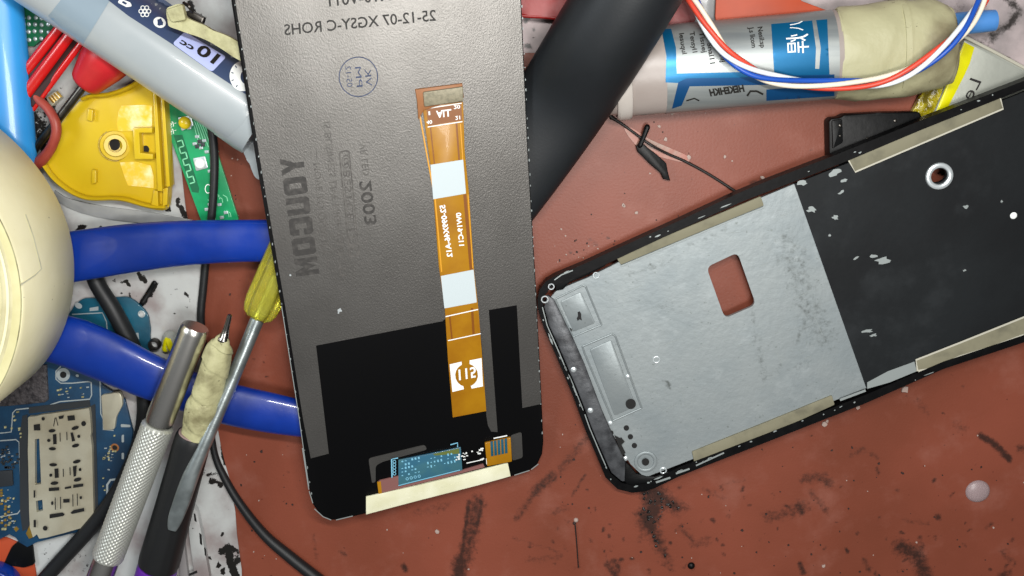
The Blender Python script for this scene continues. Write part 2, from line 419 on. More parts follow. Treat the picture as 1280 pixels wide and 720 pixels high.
M_barrel = mat('frosted_barrel', '#978d87', .35, var='#8c817b', vscale=4, stretch=(1, 1, 1), bump=.15, bscale=60)
M_collar = mat('white_collar', '#b4ada6', .35)
M_silver = mat('silver_label', '#9ea3a1', .4, .5, var='#83898b', vscale=12, stretch=(.15, 2.2, 1))
M_labblue = mat('blue_label_print', '#0a5f8c', .32, .45)
M_labnavy = mat('deep_blue_label_print', '#124878', .35, .35)
M_bluestick = mat('blue_stick', '#4a86c9', .45, var='#3f76b4', vscale=10)
M_wred = mat('red_wire', '#cf4532', .4); M_wcream = mat('cream_wire', '#e6dcc8', .4); M_wblue = mat('blue_wire', '#1c4fae', .4); M_wpale = mat('pale_wire', '#dfe6ea', .4)
M_pouch = mat('battery_pouch', '#a3a69d', .4, .35, var='#93968d', vscale=5, bump=.3, bscale=12, bdist=2)
M_ytape = mat('yellow_tape', '#dcd708', .3, var='#b9b000', vscale=9, coat=.3)
M_ycrinkle = mat('crinkled_amber_film', '#a89a12', .22, var='#5e5208', vscale=34, vlo=.4, vhi=.6, bump=1, bscale=45, bdist=3, coat=.5)
M_plate = mat('cast_magnesium', '#8f9697', .46, .45, var='#828b8e', vscale=8, vlo=.32, vhi=.85, bump=.35, bscale=60, bdist=.8, speck='#79807f', spscale=110, spthr=.67, detail=9, gn=1.3, dust=('#aeb5b6', 14, .52, .78, .35), grime='#555a58', gsoft=.3)
M_graphite = mat('graphite_sheet', '#131517', .5, var='#191c1e', vscale=4, bump=.15, bscale=60, spec=.2, dust=('#2b2e30', 9, .5, .75, .5))
M_chin = mat('worn_chin', '#55575a', .42, .3, var='#2c2d30', vscale=22, bump=.5, bscale=60, bdist=1.2)
M_adh = mat('olive_adhesive_foam', '#7c7863', .75, var='#625f4f', vscale=18, vlo=.45, vhi=.8, bump=.3, bscale=70, bdist=.8)
M_adhw = mat('adhesive_edge', '#b5b2a3', .6)
M_scrape_glint = mat('scrape_and_glint_metal', '#8f9695', .5, .3)  # pale metal for scrapes, and for glints painted along the rims
M_brightm = mat('bright_metal', '#d6dddf', .3, .6)
M_blackp = mat('black_moulding', '#08090a', .42, bump=.3, bscale=50, bdist=1, spec=.22)
M_wire = mat('thin_black_wire', '#1a1614', .5)
M_tar = mat('tarry_residue', '#161413', .3, bump=1, bscale=70, bdist=4, speck='#5b5552', spscale=120, spthr=.66)
M_paledome = mat('milky_dome', '#948283', .35, sss=.3)
M_crumb = mat('white_crumb', '#a18e85', .6); M_dust = mat('dark_crumb', '#2b1a16', .7)
M_tealglass = mat('driver_board_mask', '#2f6078', .3, var='#3d6a74', vscale=18, coat=.3)
M_olive = mat('olive_patch', '#5f6a34', .4)
M_mauve = mat('copper_mauve', '#7d5450', .45)
M_cyanink = mat('pale_cyan_print', '#79b6cf', .4)
M_bulb = mat('clear_lens', '#dfe3e0', .06, trans=.6, coat=.5)
M_tip = mat('bit_steel', '#8d8a86', .22, 1)

# ================================================================ the bench
def grid_sheet(name, xs, ys, z, items, m, kind):
    X, Y = np.meshgrid(xs, ys); n, k = X.shape
    D = np.stack([X.ravel(), Y.ravel(), np.full(X.size, z)], 1)-CAM          # to the photo position of every vertex
    v = D[:, 1]*CO-D[:, 2]*SI; w = D[:, 1]*SI+D[:, 2]*CO
    px = 640+F*D[:, 0]/-w; py = 360-F*v/-w
    o = MB(); Fs = [(j*k+i, j*k+i+1, (j+1)*k+i+1, (j+1)*k+i) for j in range(n-1) for i in range(k-1)]
    o.v = list(np.stack([X.ravel(), Y.ravel(), np.full(X.size, z)], 1)); o.f = Fs; o.attr = strokes(px, py, items)
    return tag(o.build(name, m), kind=kind)
mat_stains = [
    ([(597, 628), (590, 660), (583, 690), (573, 724)], 26, .62), ([(602, 628), (596, 660)], 7, .8), ([(586, 628), (578, 690), (570, 724)], 7, .8), ([(575, 702), (573, 724)], 22, .85),
    ([(735, 545), (700, 588)], 15, .45), ([(690, 595), (668, 616)], 17, .62), ([(668, 616), (646, 648)], 13, .46), ([(732, 593), (715, 620)], 6, .5),
    ('poly', [(796, 608), (826, 606), (842, 622), (860, 634), (846, 644), (830, 634), (824, 660), (834, 690), (840, 712), (824, 692), (812, 672), (798, 658), (794, 642), (804, 632)], 10, .85),
    ([(850, 658), (868, 680), (885, 676)], 16, .42), ([(864, 703), (864, 712)], 10, .4), ([(760, 705), (772, 724)], 14, .6), ([(768, 702), (774, 712)], 10, .7),
    ([(1006, 598), (1028, 596), (1036, 604)], 18, .52), ([(960, 646), (990, 640), (1002, 632)], 22, .46), ([(998, 632), (1002, 640)], 12, .72), ([(1014, 615), (1034, 640)], 12, .44),
    ([(1126, 684), (1145, 692), (1158, 724)], 26, .7), ([(1150, 672), (1154, 684)], 9, .5), ([(1226, 545), (1242, 554), (1262, 574)], 11, .85), ([(1276, 560), (1290, 566)], 18, .5),
    ([(1172, 645), (1174, 648)], 9, .7), ([(1232, 660), (1240, 655)], 7, .5), ([(1254, 690), (1262, 700)], 14, .42), ([(1250, 720), (1262, 716)], 12, .6),
    ([(940, 230), (950, 226)], 10, .5), ([(1090, 566), (1096, 572)], 9, .5), ([(1096, 585), (1098, 592)], 6, .6), ([(1064, 568), (1080, 562)], 12, .42), ([(1000, 705), (1004, 716)], 9, .7),
    ([(1080, 700), (1086, 712)], 12, .45), ([(1130, 650), (1160, 655)], 9, .35), ([(738, 300), (744, 305)], 10, .4), ([(905, 30), (910, 36)], 8, .3), ([(694, 640), (706, 636)], 16, .38),
    ([(640, 672), (700, 690)], 6, .36), ([(660, 700), (700, 696)], 12, .36), ([(520, 640), (560, 632)], 16, .34), ([(392, 668), (396, 700)], 8, .35), ([(425, 690), (432, 694)], 7, .55), ([(504, 707), (507, 712)], 9, .8),
    ([(800, 676), (806, 660)], 10, .4), ([(880, 612), (905, 622)], 12, .36), ([(905, 605), (930, 600)], 8, .3), ([(890, 650), (893, 652)], 7, .7), ([(1145, 500), (1160, 516)], 14, .34), ([(1195, 530), (1205, 536)], 20, .33),
]
R_ = random.Random(5)
for i in range(70):
    x, y = R_.uniform(690, 1280), R_.uniform(590, 720); mat_stains.append(([(x, y), (x+R_.uniform(-4, 4), y+R_.uniform(-4, 4))], R_.uniform(3, 7), R_.uniform(.35, .75)))
for i in range(60):
    x, y = R_.uniform(300, 1280), R_.uniform(130, 720); mat_stains.append(([(x, y), (x+2, y+1)], R_.uniform(2.5, 5), R_.uniform(.4, .8)))
xs = np.concatenate([[-2600, -1500, -950], np.arange(-730, 760, 2.6), [960, 1500, 2600]]); ys = np.concatenate([[-2200, -1300, -720], np.arange(-470, 440, 2.6), [620, 1200, 2200]])
floor = grid_sheet('work_mat', xs, ys, 0, mat_stains, M_mat, 'structure')

def sheet(name, label, outer, z, thick, items, m, step=5, wave=1.2):
    o = MB(); V2, Fs = fill(outer, (), step); T = np.array([W(p[0], p[1], z) for p in V2])
    T[:, 2] += (VN(T[:, 0]+900, T[:, 1]+900, 60, 3)-.5)*wave*2; n = len(T)
    Fs = [f if np.cross(T[f[1]]-T[f[0]], T[f[2]]-T[f[0]])[2] > 0 else f[::-1] for f in Fs]
    E = {(a, b) for f in Fs for a, b in zip(f, f[1:]+f[:1])}; B = T-np.array([0, 0, thick])
    o.raw(list(T)+list(B), Fs+[tuple(i+n for i in f[::-1]) for f in Fs]+[(b, a, a+n, b+n) for a, b in E if (b, a) not in E])
    g = strokes(V2[:, 0], V2[:, 1], items); o.attr = np.concatenate([g, g]); r = o.build(name, m)
    return tag(r, label, 'paper')
sheet('paper_sheet', 'white stained paper spread under the tools and circuit boards at left',
      [(-90, 60), (60, 20), (150, 60), (196, 100), (222, 170), (232, 262), (240, 300), (252, 330), (250, 372), (247, 402), (254, 440), (266, 500), (276, 560), (281, 580), (288, 604), (294, 640), (296, 668), (299, 690), (302, 712), (304, 780), (-90, 800)], 2.6, 1.4,
      [([(140, 350), (158, 352), (162, 358)], 5, 1), ([(173, 342), (182, 352)], 7, 1), ([(195, 355), (184, 372), (176, 380)], 8, 1), ([(160, 362), (162, 374)], 4, .9), ([(150, 366), (155, 368)], 5, .8),
       ([(206, 236), (210, 262)], 9, 1), ([(222, 250), (232, 272)], 8, 1), ([(95, 290), (104, 282)], 8, 1), ([(92, 260), (98, 258)], 6, .8),
       ([(200, 365), (204, 370)], 5, .5), ([(232, 366), (236, 372)], 6, .6), ([(216, 364), (224, 360)], 4, .6), ([(218, 392), (224, 394)], 4, .7), ([(238, 378), (243, 400)], 12, .35),
       ([(275, 690), (286, 684), (296, 690)], 8, 1), ([(286, 684), (288, 704), (296, 724)], 12, 1), ([(272, 705), (280, 718)], 6, 1), ([(293, 704), (298, 700)], 10, .9), ([(274, 694), (280, 690)], 4, .9),
       ([(262, 602), (276, 606)], 7, 1), ([(256, 590), (270, 596)], 14, .5), ([(278, 560), (281, 580)], 6, 1), ([(286, 602), (290, 610)], 6, .8), ([(277, 669), (279, 666)], 4, 1), ([(259, 700), (262, 698)], 5, 1), ([(60, 690), (110, 700)], 40, .34), ([(70, 710), (140, 700)], 60, .3),
       ([(46, 150), (58, 190)], 36, .62), ([(75, 250), (110, 262)], 14, .5), ([(110, 290), (128, 284)], 10, .6), ([(72, 100), (90, 120)], 30, .3), ([(60, 125), (70, 145)], 26, .5), ([(128, 98), (160, 92)], 10, .4)], M_paper)
sheet('paper_scrap', 'white paper scrap showing between the syringe and the screen panel', [(150, -90), (420, -90), (420, 110), (345, 140), (300, 112), (230, 70), (190, 20)], 2.2, 1.2,
      [([(236, 2), (240, 12)], 8, .9), ([(252, 18), (258, 22)], 8, .5)], M_paper)
sheet('crumpled_paper', 'greyish pink stained paper behind the taped tube at top right',
      [(620, -110), (620, 66), (700, 66), (780, 60), (900, 70), (1100, 80), (1190, 92), (1212, 70), (1236, 62), (1262, 72), (1272, 110), (1420, 150), (1420, -110)], 2.4, 1.4,
      [([(1106, 0), (1160, 12), (1185, 16)], 12, .5), ([(1258, -5), (1274, 14), (1262, 30), (1240, 45)], 14, .75), ([(1190, 55), (1240, 52)], 14, .45), ([(1112, 2), (1128, 0)], 10, .8), ([(1070, 8), (1073, 10)], 4, .8), ([(1180, 20), (1200, 10)], 24, .35),
       ([(656, 26), (662, 20)], 7, 1), ([(667, 36), (668, 38)], 3, .9), ([(655, 60), (664, 56)], 5, 1)], M_pinkpaper, wave=3)

# ================================================================ screen panel, its back towards us
LP = plane3((676, 580, 12), (392, 635, 48), (652, 0, 88))
t = thing('display_panel', 'grey backed phone screen lying face down with amber ribbon on its back', 'phone screen', 520, 330)
out = [(276.6, -80), (289, 0), (320, 200), (352, 386), (374, 525), (387, 614), (391, 631), (399, 643), (411, 650.5), (424, 650.5), (456, 642), (637, 596), (660, 590), (672, 581), (678, 568), (679.5, 553), (677, 500), (670, 360), (660, 190), (651.5, 0), (648, -80)]
MB().prism(out, LP, 0, 10, bevel=2.2, seg=3).build('screen_glass', M_black, t)
foil = [(282, -80), (294, 0), (325, 200), (357, 386), (379, 525), (388.5, 573), (411, 567), (395, 432), (553, 401.5), (556, 399), (597, 389), (602, 430), (608, 520), (610, 532), (614, 539.5), (622, 540), (611, 387.5), (646, 381.5), (653, 510), (676.5, 505), (669, 360), (659, 190), (650.3, 0), (646.8, -80)]
MB().prism(foil, LP, .8, .9).prism(rc([(460.5, 573), (531, 556), (534, 562), (479, 577), (469.5, 582), (469.5, 602.5), (465, 604)], 4), LP, .8, .9).prism(rc([(638, 544.5), (652, 540), (653.5, 572), (640.5, 576)], 3), LP, .8, .9).build_each('metal_backing', M_foil, t)
m = MB(); R_ = random.Random(3)                       # chipped bright specks along the rim
for (a, b, n) in (((292, 0), (390, 626), 34), ((653, 0), (679, 545), 36)):
    for k in range(n):
        u = (k+R_.uniform(.2, .8))/n; x, y = a[0]+(b[0]-a[0])*u, a[1]+(b[1]-a[1])*u; m.decal([blob(x-1.0 if a[0] > 500 else x+.8, y, R_.uniform(.35, .85), 6, .3, R_.uniform(.7, 2.2))], LP, .95)
for p in ([(393, 636), (404, 646), (414, 650)], [(420, 650), (441, 645)], [(643, 594), (662, 588)], [(664, 587), (673, 580)], [(378, 560), (386, 612)], [(386.5, 614), (391, 629)]): m.decal([path(p, 1.1)], LP, .35)
m.build('chipped_rim', M_scrape_glint, t)
MB().decal([path([(352, 383), (374, 523), (386, 608)], .9)], LP, .33).build('rim_highlight', M_scrape_glint, t)
# ribbon
ribb = MB().prism([(528, 133), (538, 206), (542, 249), (548.5, 333), (556, 385), (560, 450), (566, 522), (608, 514), (603, 450), (598, 385), (592.5, 337), (586.5, 243), (581, 190), (579, 127)], LP, 2.6, 1.6, bevel=.5).build('flex_cable', M_amber, t)
MB().prism([(519, 112), (578, 104.5), (580, 122), (530, 138), (523, 150), (521.5, 128)], LP, 5, 4.2, bevel=.8).build('connector_body', M_connbrown, ribb)
MB().prism(rc([(529, 115.5), (579, 108.5), (579.3, 126.5), (530.5, 133.5)], 2), LP, 9, 4, bevel=.9).build('connector_plate', M_conngrey, ribb)
MB().decal([[(533, 136.5), (576.5, 130), (578, 150.5), (535.5, 157.5)], path([(538, 158), (543, 205)], 1.5), path([(570.5, 153), (574, 200)], 2.2), path([(581, 243), (589, 337)], 4), path([(590, 385), (592, 418)], 3), path([(562, 395), (565, 424)], 2)], LP, 2.75).build_each('dark_trace', M_amberd, ribb)
MB().decal([path([(524, 140), (533, 190), (544, 250), (552, 340)], 1.8), path([(585, 243), (591, 335)], 1.2), path([(575.5, 155), (578.5, 200)], 1.2)], LP, 2.85).build_each('pale_edge', M_amberl, ribb)
MB().decal([rc([(538, 206), (579, 199.5), (582.5, 242), (541.5, 249)], .8)], LP, 3.1).build('white_label', M_sticker, ribb)
MB().decal([rc([(551, 345), (592, 337), (596, 378), (555.5, 385.5)], .8)], LP, 3.1).build('white_label', M_sticker, ribb)
m = MB()
for a, b, w in (((532, 135.8), (577, 129), 1.2), ((534.5, 158.8), (578, 152), 1.2), ((557, 395.8), (597.5, 386.8), 1.3), ((560, 425.8), (601, 417), 1.2)): m.decal([line(a, b, w)], LP, 3)
m.text('ALL', (545, 139), (564, 136.5), (.6, 8.5), LP, 3, .03).text('1', (535.5, 139.5), (537.5, 139.2), (.4, 4.5), LP, 3, .02).text('20', (567, 132), (575, 131), (.4, 4.5), LP, 3, .02).text('40', (533, 151), (540, 150), (.4, 4.5), LP, 3, .02).text('21', (569, 145.5), (575, 144.6), (.4, 4.5), LP, 3, .02)
m.text('52-099X46-A12', (556, 256), (565.5, 321), (-6.5, .7), LP, 3, .035).text('0W19-C11', (576, 265.5), (580, 307), (-6, .5), LP, 3, .035)
def bite(rect, cx, cy, r, side):
    P = [np.array(p, float) for p in rect]; o = []
    for i in range(len(P)):
        a, b = P[i], P[(i+1) % len(P)]
        for k in range(12):
            q = a+(b-a)*k/12; d = q-np.array([cx, cy]); l = np.linalg.norm(d); o.append(q if l >= r else np.array([cx, cy])+d/l*r)
    return o
m.decal([bite([(562, 455.5), (577, 452), (577.5, 459), (579, 482), (580, 486.5), (565.5, 490)], 583.3, 469, 14.3, 0), bite([(587, 450.5), (602, 447.5), (603.7, 483), (589.5, 485.8), (588, 481), (587, 458)], 583.3, 469, 14.3, 1)], LP, 3)
m.text('115', (573, 462.5), (594.5, 458.5), (.8, 13), LP, 3, .02).build_each('white_lettering', M_white, ribb)
# printing on the foil
MB().text('25-12-07 XGSY-C ROHS', (545.5, 25.5), (356, 44), (-1.2, -13.5), LP, 1.1, .012).text('M10-V011', (489, 0), (411.5, 8), (-1.2, -14), LP, 1.1, .012).build_each('black_lettering', M_ink, t)
m = MB(); m.decal([(circ(448, 96, 24.7, 44, 25.3), [circ(448, 96, 23.4, 44, 24)])], LP, 1.1)
m.text('VK', (457.5, 108), (455.5, 86), (8, -.8), LP, 1.1).text('PM', (446, 109), (443.5, 84), (7.6, -.8), LP, 1.1).text('05-12', (434, 109), (431.5, 83), (7, -.8), LP, 1.1).build('round_stamp', M_blueink, t)
BLOCK = {'Y': [[(0, 1), (.32, 1), (.5, .66), (.68, 1), (1, 1), (.66, .42), (.66, 0), (.34, 0), (.34, .42)]], 'O': [[(.12, 0), (.88, 0), (1, .12), (1, .88), (.88, 1), (.12, 1), (0, .88), (0, .12)], [(.34, .24), (.66, .24), (.66, .76), (.34, .76)]],
         'U': [[(0, 1), (.34, 1), (.34, .26), (.66, .26), (.66, 1), (1, 1), (1, .12), (.88, 0), (.12, 0), (0, .12)]], 'C': [[(1, .4), (.66, .4), (.66, .26), (.34, .26), (.34, .74), (.66, .74), (.66, .6), (1, .6), (1, .88), (.88, 1), (.12, 1), (0, .88), (0, .12), (.12, 0), (.88, 0), (1, .12)]],
         'M': [[(0, 0), (.28, 0), (.28, .5), (.5, .12), (.72, .5), (.72, 0), (1, 0), (1, 1), (.72, 1), (.5, .6), (.28, 1), (0, 1)]]}
m = MB(); a, b, u = np.array((378.5, 193.)), np.array((399.5, 344.)), np.array((-29, 4.))
for k, ch in enumerate('YOUCOM'):
    L = [[tuple(a+(b-a)*(k+.06+.86*x)/6+u*y) for x, y in lp] for lp in BLOCK[ch]]; m.decal([(L[0], L[1:])], LP, 1.1)
m.build('bold_lettering', M_ghostbold, t)
MB().text('2003', (463, 225), (471, 280), (-14.5, 2), LP, 1.1, .02).build('number_lettering', M_ghostbold, t)
MB().text('\u2014 MOVE TO QUALITY \u2014', (398, 186), (413, 336), (-8.5, 1), LP, 1.1).text('IS-BUSINESS LIVE HIGH QUALITY', (412, 152), (434, 348), (-8.5, 1), LP, 1.1).text('VR LED', (457, 179), (462, 219), (-8.5, 1), LP, 1.1).decal([(rc([(423, 189), (437, 187), (450, 320), (436.5, 322)], 5), [rc([(425, 191), (435.5, 189), (448, 318), (438, 320)], 4)])], LP, 1.1).text('@BESTCELLER', (435, 193), (446.5, 315), (-8.5, .8), LP, 1.12, .01).build_each('faded_lettering', M_ghost, t)
MB().decal([blob(425, 388, 3.2, 9, .5), blob(423, 391, 1.6, 7, .4), blob(363, 344, 1.2, 7, .3)], LP, 1.3).build_each('crumb', M_brightm, t)
# driver board
bd = MB().prism([(498, 575.5), (545, 566), (576, 559.5), (578, 588), (498, 608)], LP, 3, 2.4, bevel=.4).build('driver_board', M_tealglass, t)
MB().prism([(473, 602), (475, 600.5), (498, 595), (499, 608), (577, 588), (604, 580), (606, 584), (560, 596), (474, 617)], LP, 2.4, 1.8).build('copper_strip', M_mauve, bd)
MB().prism([(471.5, 603), (476, 601.5), (477.5, 617), (473.5, 619)], LP, 2.6, 2).build('amber_tab', M_amber, bd)
MB().decal([[(541, 567.5), (574, 560.5), (574, 567), (544, 569.5)]], LP, 3.3).build('olive_patch', M_olive, bd)
m = MB(); R_ = random.Random(9)
m.decal([path([(490, 597), (489.5, 574), (497.5, 572.5)], 1.6), path([(498, 607), (575, 587.5)], 1), path([(563, 556), (572, 553.5), (572, 559)], 1.3)], LP, 3.4)
for r in range(5):
    for c in range(6):
        x, y = 503+c*4.1, 577+r*4.4-c*.9
        if R_.random() < .8: m.decal([line((x-1.1, y), (x+1.1, y-.3), R_.choice([1, 1.8, 2.6]))], LP, 3.4)
for c in range(9):
    for r in range(3):
        if R_.random() < .7: m.decal([line((534+c*4.2, 574+r*5-c*.9), (535.8+c*4.2, 573.6+r*5-c*.9), R_.choice([1, 2, 3]))], LP, 3.4)
for k in range(4): m.decal([(circ(509+k*5, 598.5-k*1.1, 2, 8), [circ(509+k*5, 598.5-k*1.1, 1.2, 8)])], LP, 3.4)
for k in range(5): m.decal([(circ(493, 577+k*3.8, 2.2, 8), [circ(493, 577+k*3.8, 1.4, 8)])], LP, 3.4)
m.build('pale_print', M_cyanink, bd)
m = MB()
for k in range(20):
    x = 569+R_.uniform(0, 36); y = 571-(x-569)*.2+R_.uniform(-4, 6); m.decal([line((x, y), (x+R_.uniform(1, 4), y-.4), R_.uniform(.8, 2))], LP, 3.4)
m.decal([path([(583, 579), (604, 574.5)], 1.1), path([(608, 573), (608.5, 580), (616, 578.5)], 1.3), path([(617, 548), (634, 544.5)], 1.4), path([(600, 575), (605, 573)], 1.6)], LP, 3.4).build('white_print', M_white, bd)
MB().prism(rc([(606, 554), (638.5, 547), (640, 577), (609, 583)], 1.2), LP, 4, 3, bevel=.5).build('amber_socket', M_amber, bd)
m = MB()
for k in range(5): m.prism([(613+k*4.4, 552.5-k*.9), (616.2+k*4.4, 551.8-k*.9), (617+k*4.4, 570-k*.9), (613.8+k*4.4, 570.7-k*.9)], LP, 5, 1.2, bevel=.4)
m.build_each('teal_component', M_teal, bd)
MB().prism([(457.5, 621.5), (520, 607.5), (580, 593), (632, 580), (635, 579.5), (638.5, 595.5), (600, 606), (530, 624), (457.5, 643.5)], LP, 3.4, 2.6, bevel=.7).build('tape_strip', M_ctape, t)

# ================================================================ phone mid frame
FP = plane3((700, 450, 24), (1280, 108, 46), (1280, 428, 34))
t = thing('phone_frame', 'bare metal phone chassis with black graphite half and rounded corner', 'phone frame', 980, 360)
fo = [(672.5, 385), (672, 374), (674.5, 362), (682, 352), (695, 344.5), (730, 330), (770, 311.5), (840, 280), (925, 240.5), (960, 226), (1040, 195.5), (1150, 151), (1280, 101), (1350, 74), (1350, 404), (1280, 428), (1180, 461), (1080, 505), (960, 552), (850, 595), (818, 610.5), (806, 614.5), (790, 616), (772, 611.5), (757, 597), (745, 568), (732, 538), (715, 492), (694, 442), (679, 408)]
fi = [(679, 384), (680, 371), (687, 361), (698, 355), (735, 341), (775, 322), (850, 287), (930, 251), (990, 228), (1060, 201), (1150, 163), (1280, 111), (1346, 86), (1346, 396), (1280, 419), (1180, 452), (1083, 493), (962, 541), (850, 584), (806, 604.5), (790, 607), (777, 603.5), (763, 592), (751, 565), (738, 534), (721, 489), (700, 440), (685, 407)]
rim = MB().prism(fo, FP, 0, 17, holes=[fi], step=9).build('outer_rim', M_frameblack, t, 30)
hole = rc([(883, 334), (922, 315.5), (945, 381), (906, 398)], 8)
pl = [(689, 371), (696, 363), (735, 347), (775, 327), (850, 291), (930, 256), (993, 230), (1083, 485), (1040, 502), (962, 536), (850, 580), (806, 597), (788, 580), (765, 541), (752, 511), (730, 453), (715, 421)]
items = [([(705, 388), (714, 398), (722, 402)], 12, .5), ([(712, 412), (716, 414)], 6, .9), ([(718, 395), (722, 405)], 4, .7), ([(780, 345), (800, 340), (840, 325)], 10, .38), ([(812, 330), (818, 334)], 5, .55), ([(832, 476), (838, 483)], 7, .8),
         ([(985, 300), (1010, 380), (1030, 420)], 52, .36), ([(1005, 400), (995, 430)], 10, .42), ([(940, 385), (955, 480)], 14, .34), ([(850, 310), (890, 295), (920, 280)], 8, .42), ([(760, 372), (776, 384)], 3, .5), ([(800, 380), (850, 385)], 14, .33), ([(820, 412), (830, 412)], 4, .5), ([(874, 482), (876, 484)], 4, .5), ([(960, 470), (1010, 455)], 16, .3), ([(946, 498), (948, 500)], 3, .7), ([(972, 455), (974, 457)], 4, .8)]
m = MB(); m.prism(pl, FP, -4, 5, holes=[hole], step=6); V2, Fs = fill(pl, [hole], 6)
RS = np.random.RandomState(0)
n0 = len(m.v)//2
P = np.array(m.v[:n0]); D = P-CAM; v = D[:, 1]*CO-D[:, 2]*SI; w = D[:, 1]*SI+D[:, 2]*CO
g = strokes(640+F*D[:, 0]/-w, 360-F*v/-w, items); m.attr = np.concatenate([g, g])
plate = m.build('metal_plate', M_plate, t)
m = MB()      # pressed ridges round the recesses
for p, r in (([(694, 374), (728, 357), (732, 358), (752, 406), (716, 421)], 1.1), ([(728, 433), (765, 417.5), (769, 420), (802, 510), (766, 526), (730, 440)], 1.2)):
    Q = [FP.at(x, y, -3.6) for x, y in p]
    for a, b in zip(Q, Q[1:]+Q[:1]): m.rev(tuple(a)+(0,), tuple(b)+(0,), [(0, r), (1, r)], 8)
m.ring(807, 577, FP, 12.5, 5, 1.6, -4).build_each('pressed_ridge', M_plate, plate)
MB().prism(rc([(700, 377), (726, 365), (744, 404), (717, 415)], 3), FP, -2.9, 1.5, bevel=1).prism(rc([(737, 437), (764, 425), (795, 508), (768, 520)], 3), FP, -2.9, 1.5, bevel=1).build_each('pressed_panel', M_plate, plate)
m = MB().decal([circ(788.5, 505, 6.4, 20), circ(807, 577.5, 4.6, 16)], FP, -1.3).decal([circ(783, 535, 3.5, 14), circ(788, 546, 3.4, 14), circ(793, 557, 3.4, 14), circ(752, 522, 2.4), circ(764, 541, 3), circ(712.5, 412.5, 2.4)], FP, -3.6)
m.decal([blob(724, 396, 3, 9, .5, 5), [(768, 544), (776, 548), (776, 546), (781, 552), (777, 556), (782, 566), (778, 570)]], FP, -2.6).build_each('dark_hole', M_hole, plate)
m = MB()
for x, y, r in ((785, 470.5, 4.2), (763, 529, 4.4), (782, 573, 4.4)): m.dome(x, y, FP, r*.8, 1.8, -4)
m.ring(820.5, 449.5, FP, 4, 1.6, .8, -4).ring(829, 588, FP, 3.8, 2, 1.4, -4).ring(745, 344, FP, 3.5, 1.6, 1.4, -4).build_each('bright_stud', M_brightm, plate)
m = MB(); R_ = random.Random(77)
for k in range(34):
    u, v = R_.random(), R_.random(); x, y = 740+240*u+60*v, 350-100*u+190*v; q = R_.choice([-.4, 1.15, R_.uniform(-1.5, 1.5)]); l = R_.uniform(4, 22)
    if inside(np.array([x]), np.array([y]), [hole])[0] or inside(np.array([x+l*math.cos(q)]), np.array([y+l*math.sin(q)]), [hole])[0]: continue
    m.decal([path([(x, y), (x+l*.5*math.cos(q), y+l*.5*math.sin(q)+R_.uniform(-.6, .6)), (x+l*math.cos(q), y+l*math.sin(q))], R_.uniform(.35, .7))], FP, -3.7)
m.build('scratches', M_scrape_glint, plate)
gr = MB().prism([(993, 230), (1060, 204), (1150, 167), (1280, 115), (1345, 90), (1345, 392), (1280, 416), (1180, 448), (1083, 485)], FP, -2.6, 6, holes=[circ(1173, 219.5, 11, 18, 8.5, -.5)], step=12).build('graphite_sheet', M_graphite, t)
MB().ring(1174, 220, FP, 13, 6.5, 3, -2.6).build('brass_insert_ring', M_brightm, gr)
m = MB(); R_ = random.Random(21)
for x, y, r, k in ((1044, 216, 7, .5), (1004, 229, 7, .5), (1103, 325.5, 8.5, .55), (1092, 320, 4, .6), (1055, 226, 4, .6), (1015, 262, 6, .5), (1044, 272, 3.5, .8), (1083, 414, 7, .35), (1092, 419, 4, .4), (1206, 338, 2.2, .7), (1037, 294, 1.4, 1), (1252, 252, 1.5, 1), (1207, 259, 3, .8), (1070, 323, 5, .25), (1030, 208, 4, .5), (1052, 240, 4, .4)):
    m.decal([blob(x, y, r, 12, .45, r*k, R_.uniform(-.6, .3))], FP, -2.2)
m.decal([[(1084, 478), (1110, 464), (1143, 452), (1146, 464), (1112, 478), (1084, 486)]], FP, -2.2).build_each('scraped_patch', M_scrape_glint, gr)
MB().dome(1267, 269.5, FP, 4.2, 1, -2.6).build('white_dot', M_white, gr)
MB().prism([(680, 384), (684, 369), (692, 374), (716, 422), (731, 456), (753, 514), (768, 548), (782, 578), (781, 602), (777, 602), (764, 591), (752, 565), (739, 533), (722, 488), (701, 439), (686, 407)], FP, -1, 5, bevel=1.6).build('chin_strip', M_chin, t)
MB().prism([(782, 578), (788, 583), (795, 592), (808, 596), (820, 596), (842, 587), (843, 592), (806, 607), (786, 608), (781, 602)], FP, -1.6, 4, bevel=.8).prism([(696, 352), (735, 335), (760, 326), (756, 333), (730, 346), (712, 353), (704, 362), (694, 364)], FP, -1.4, 4, bevel=.8).build_each('corner_moulding', M_blackp, t)
MB().dome(717, 462, FP, 3.8, 1.6, -1).dome(738, 513, FP, 3.8, 1.6, -1).ring(681, 374, FP, 4, 2, 1.6, -1).ring(689, 358, FP, 3.4, 1.8, 1.6, -1).build_each('screw_boss', M_brightm, t)
ad = lambda q, k: MB().prism(rc(q, 1.5), FP, k, 2.5, bevel=.6).build('adhesive_strip', M_adh, t)
ad([(770, 321.5), (951, 245.5), (955, 257), (776, 331)], -1.2); ad([(865, 565), (960, 527), (1040, 494.5), (1043.5, 506), (968, 540), (868, 579)], -1.2)
a = ad([(1060, 199), (1075, 190), (1180, 149), (1250, 120), (1254, 135.5), (1180, 168), (1069, 215)], -.8); b = ad([(1145, 450), (1200, 428), (1280, 396), (1345, 372), (1345, 396), (1280, 418), (1200, 446), (1148, 465)], -.8)
MB().decal([path([(1060, 199), (1069, 215), (1180, 167.5), (1254, 136), (1250, 121)], 2)], FP, -.5).build_each('pale_edge', M_adhw, a)
MB().decal([path([(1147, 464), (1145, 450), (1200, 428.5), (1280, 396.5), (1345, 373)], 2.2), path([(1148, 464), (1167, 461), (1200, 446), (1240, 434), (1280, 419)], 3.5)], FP, -.5).build_each('pale_edge', M_adhw, b)
